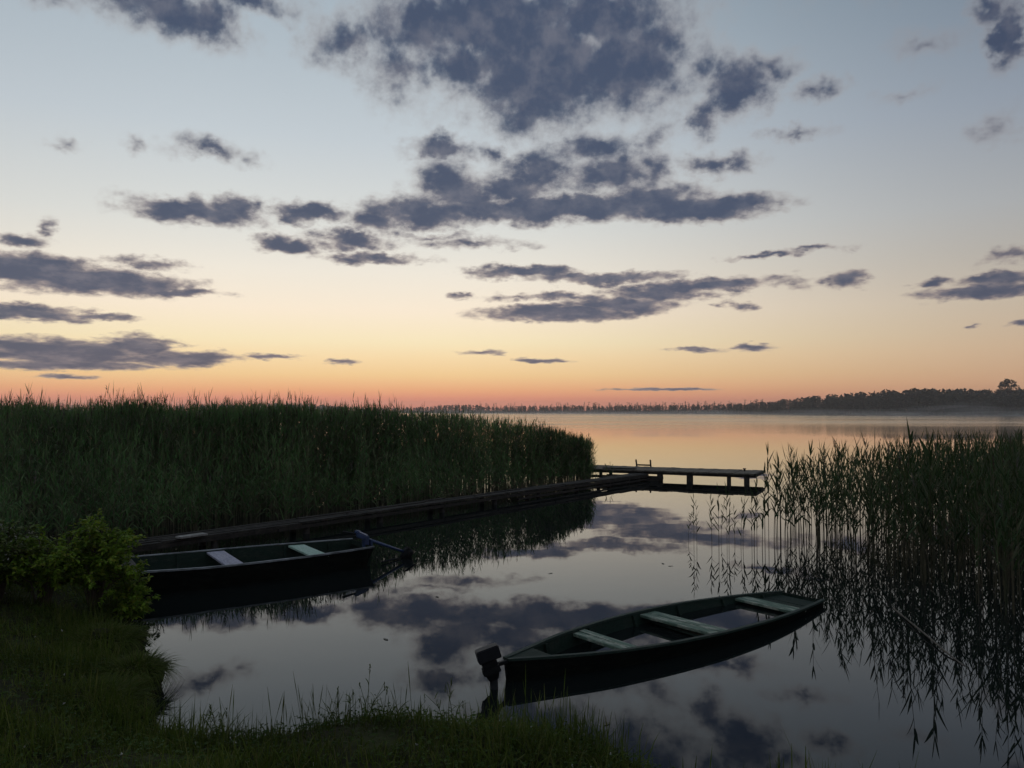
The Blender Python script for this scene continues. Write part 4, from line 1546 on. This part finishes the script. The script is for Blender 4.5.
shore_weed(205, 735, .26, 'thin upright weed at the inner bend of the shore', 1)
shore_weed(345, 728, .34, 'tall thin seeding weed near the middle of the grassy edge', 2)
shore_weed(367, 727, .44, 'tallest slender weed standing over the grassy edge', 3)
shore_weed(452, 727, .36, 'slender weed stalk just beside the black outboard motor', 4)

# ------------------------------------------------------------------ air
def volume_mat(name, col, dens, g):
    m = bpy.data.materials.new(name)
    m.use_nodes = True
    nt = m.node_tree
    nt.nodes.remove(nt.nodes['Principled BSDF'])
    v = N(nt, 'ShaderNodeVolumePrincipled')
    v.inputs['Color'].default_value = (*col, 1)
    v.inputs['Density'].default_value = dens
    v.inputs['Anisotropy'].default_value = g
    nt.links.new(v.outputs[0], nt.nodes['Material Output'].inputs['Volume'])
    return m


m = MB()
m.box((0, 900, 12.0), (7000, 2400, 28.0))
hz = m.build('haze', volume_mat('haze_air', (.93, .90, .90), .00036, .62))
tag(hz, kind='stuff')
bm = bmesh.new()
MIST = [(930, 405, 46, 4.2, 18), (845, 440, 52, 2.6, 15), (1015, 385, 44, 3.6, 14), (765, 490, 60, 2.4, 18), (660, 560, 80, 2.2, 20), (540, 620, 90, 2.4, 22), (1120, 365, 50, 4, 15),
        (420, 700, 90, 3.0, 24), (955, 437, 30, 6.5, 9), (880, 395, 60, 1.5, 22), (980, 350, 60, 1.3, 20), (700, 430, 80, 1.2, 26), (1060, 412, 24, 5.5, 8), (600, 500, 90, 1.1, 26)]
for px, D, w, h, dy in MIST:
    x = (px - 512) / FPX * D
    r = bmesh.ops.create_icosphere(bm, subdivisions=3, radius=1)
    for v in r['verts']:
        k = 1 + .25 * math.sin(v.co.x * 4 + px) + .12 * math.sin(v.co.x * 9 + v.co.y * 3 + D)
        v.co = Vector((x + v.co.x * w, D + v.co.y * dy * k, .9 + max(v.co.z * h * k, -.8 + .15 * v.co.z)))
me = bpy.data.meshes.new('mist')
bm.to_mesh(me)
bm.free()
o = link('mist', me, volume_mat('mist_air', (.95, .93, .93), .0038, .45))
tag(o, 'thin white mist lying on the water below the far forest', 'mist', kind='stuff')

# ------------------------------------------------------------------ render settings
vs_ = scene.view_settings
scene.display_settings.display_device = 'sRGB'
vs_.view_transform = 'Standard'
vs_.look = 'None'
vs_.exposure = 0.0
vs_.gamma = 1.0
scene.render.engine = 'CYCLES'
cy = scene.cycles
cy.max_bounces = 8
cy.diffuse_bounces = 2
cy.glossy_bounces = 4
cy.transmission_bounces = 3
cy.transparent_max_bounces = 4
cy.volume_bounces = 1
cy.sample_clamp_indirect = 4.0
cy.use_denoising = True
cy.use_adaptive_sampling = True
cy.adaptive_threshold = 0.015
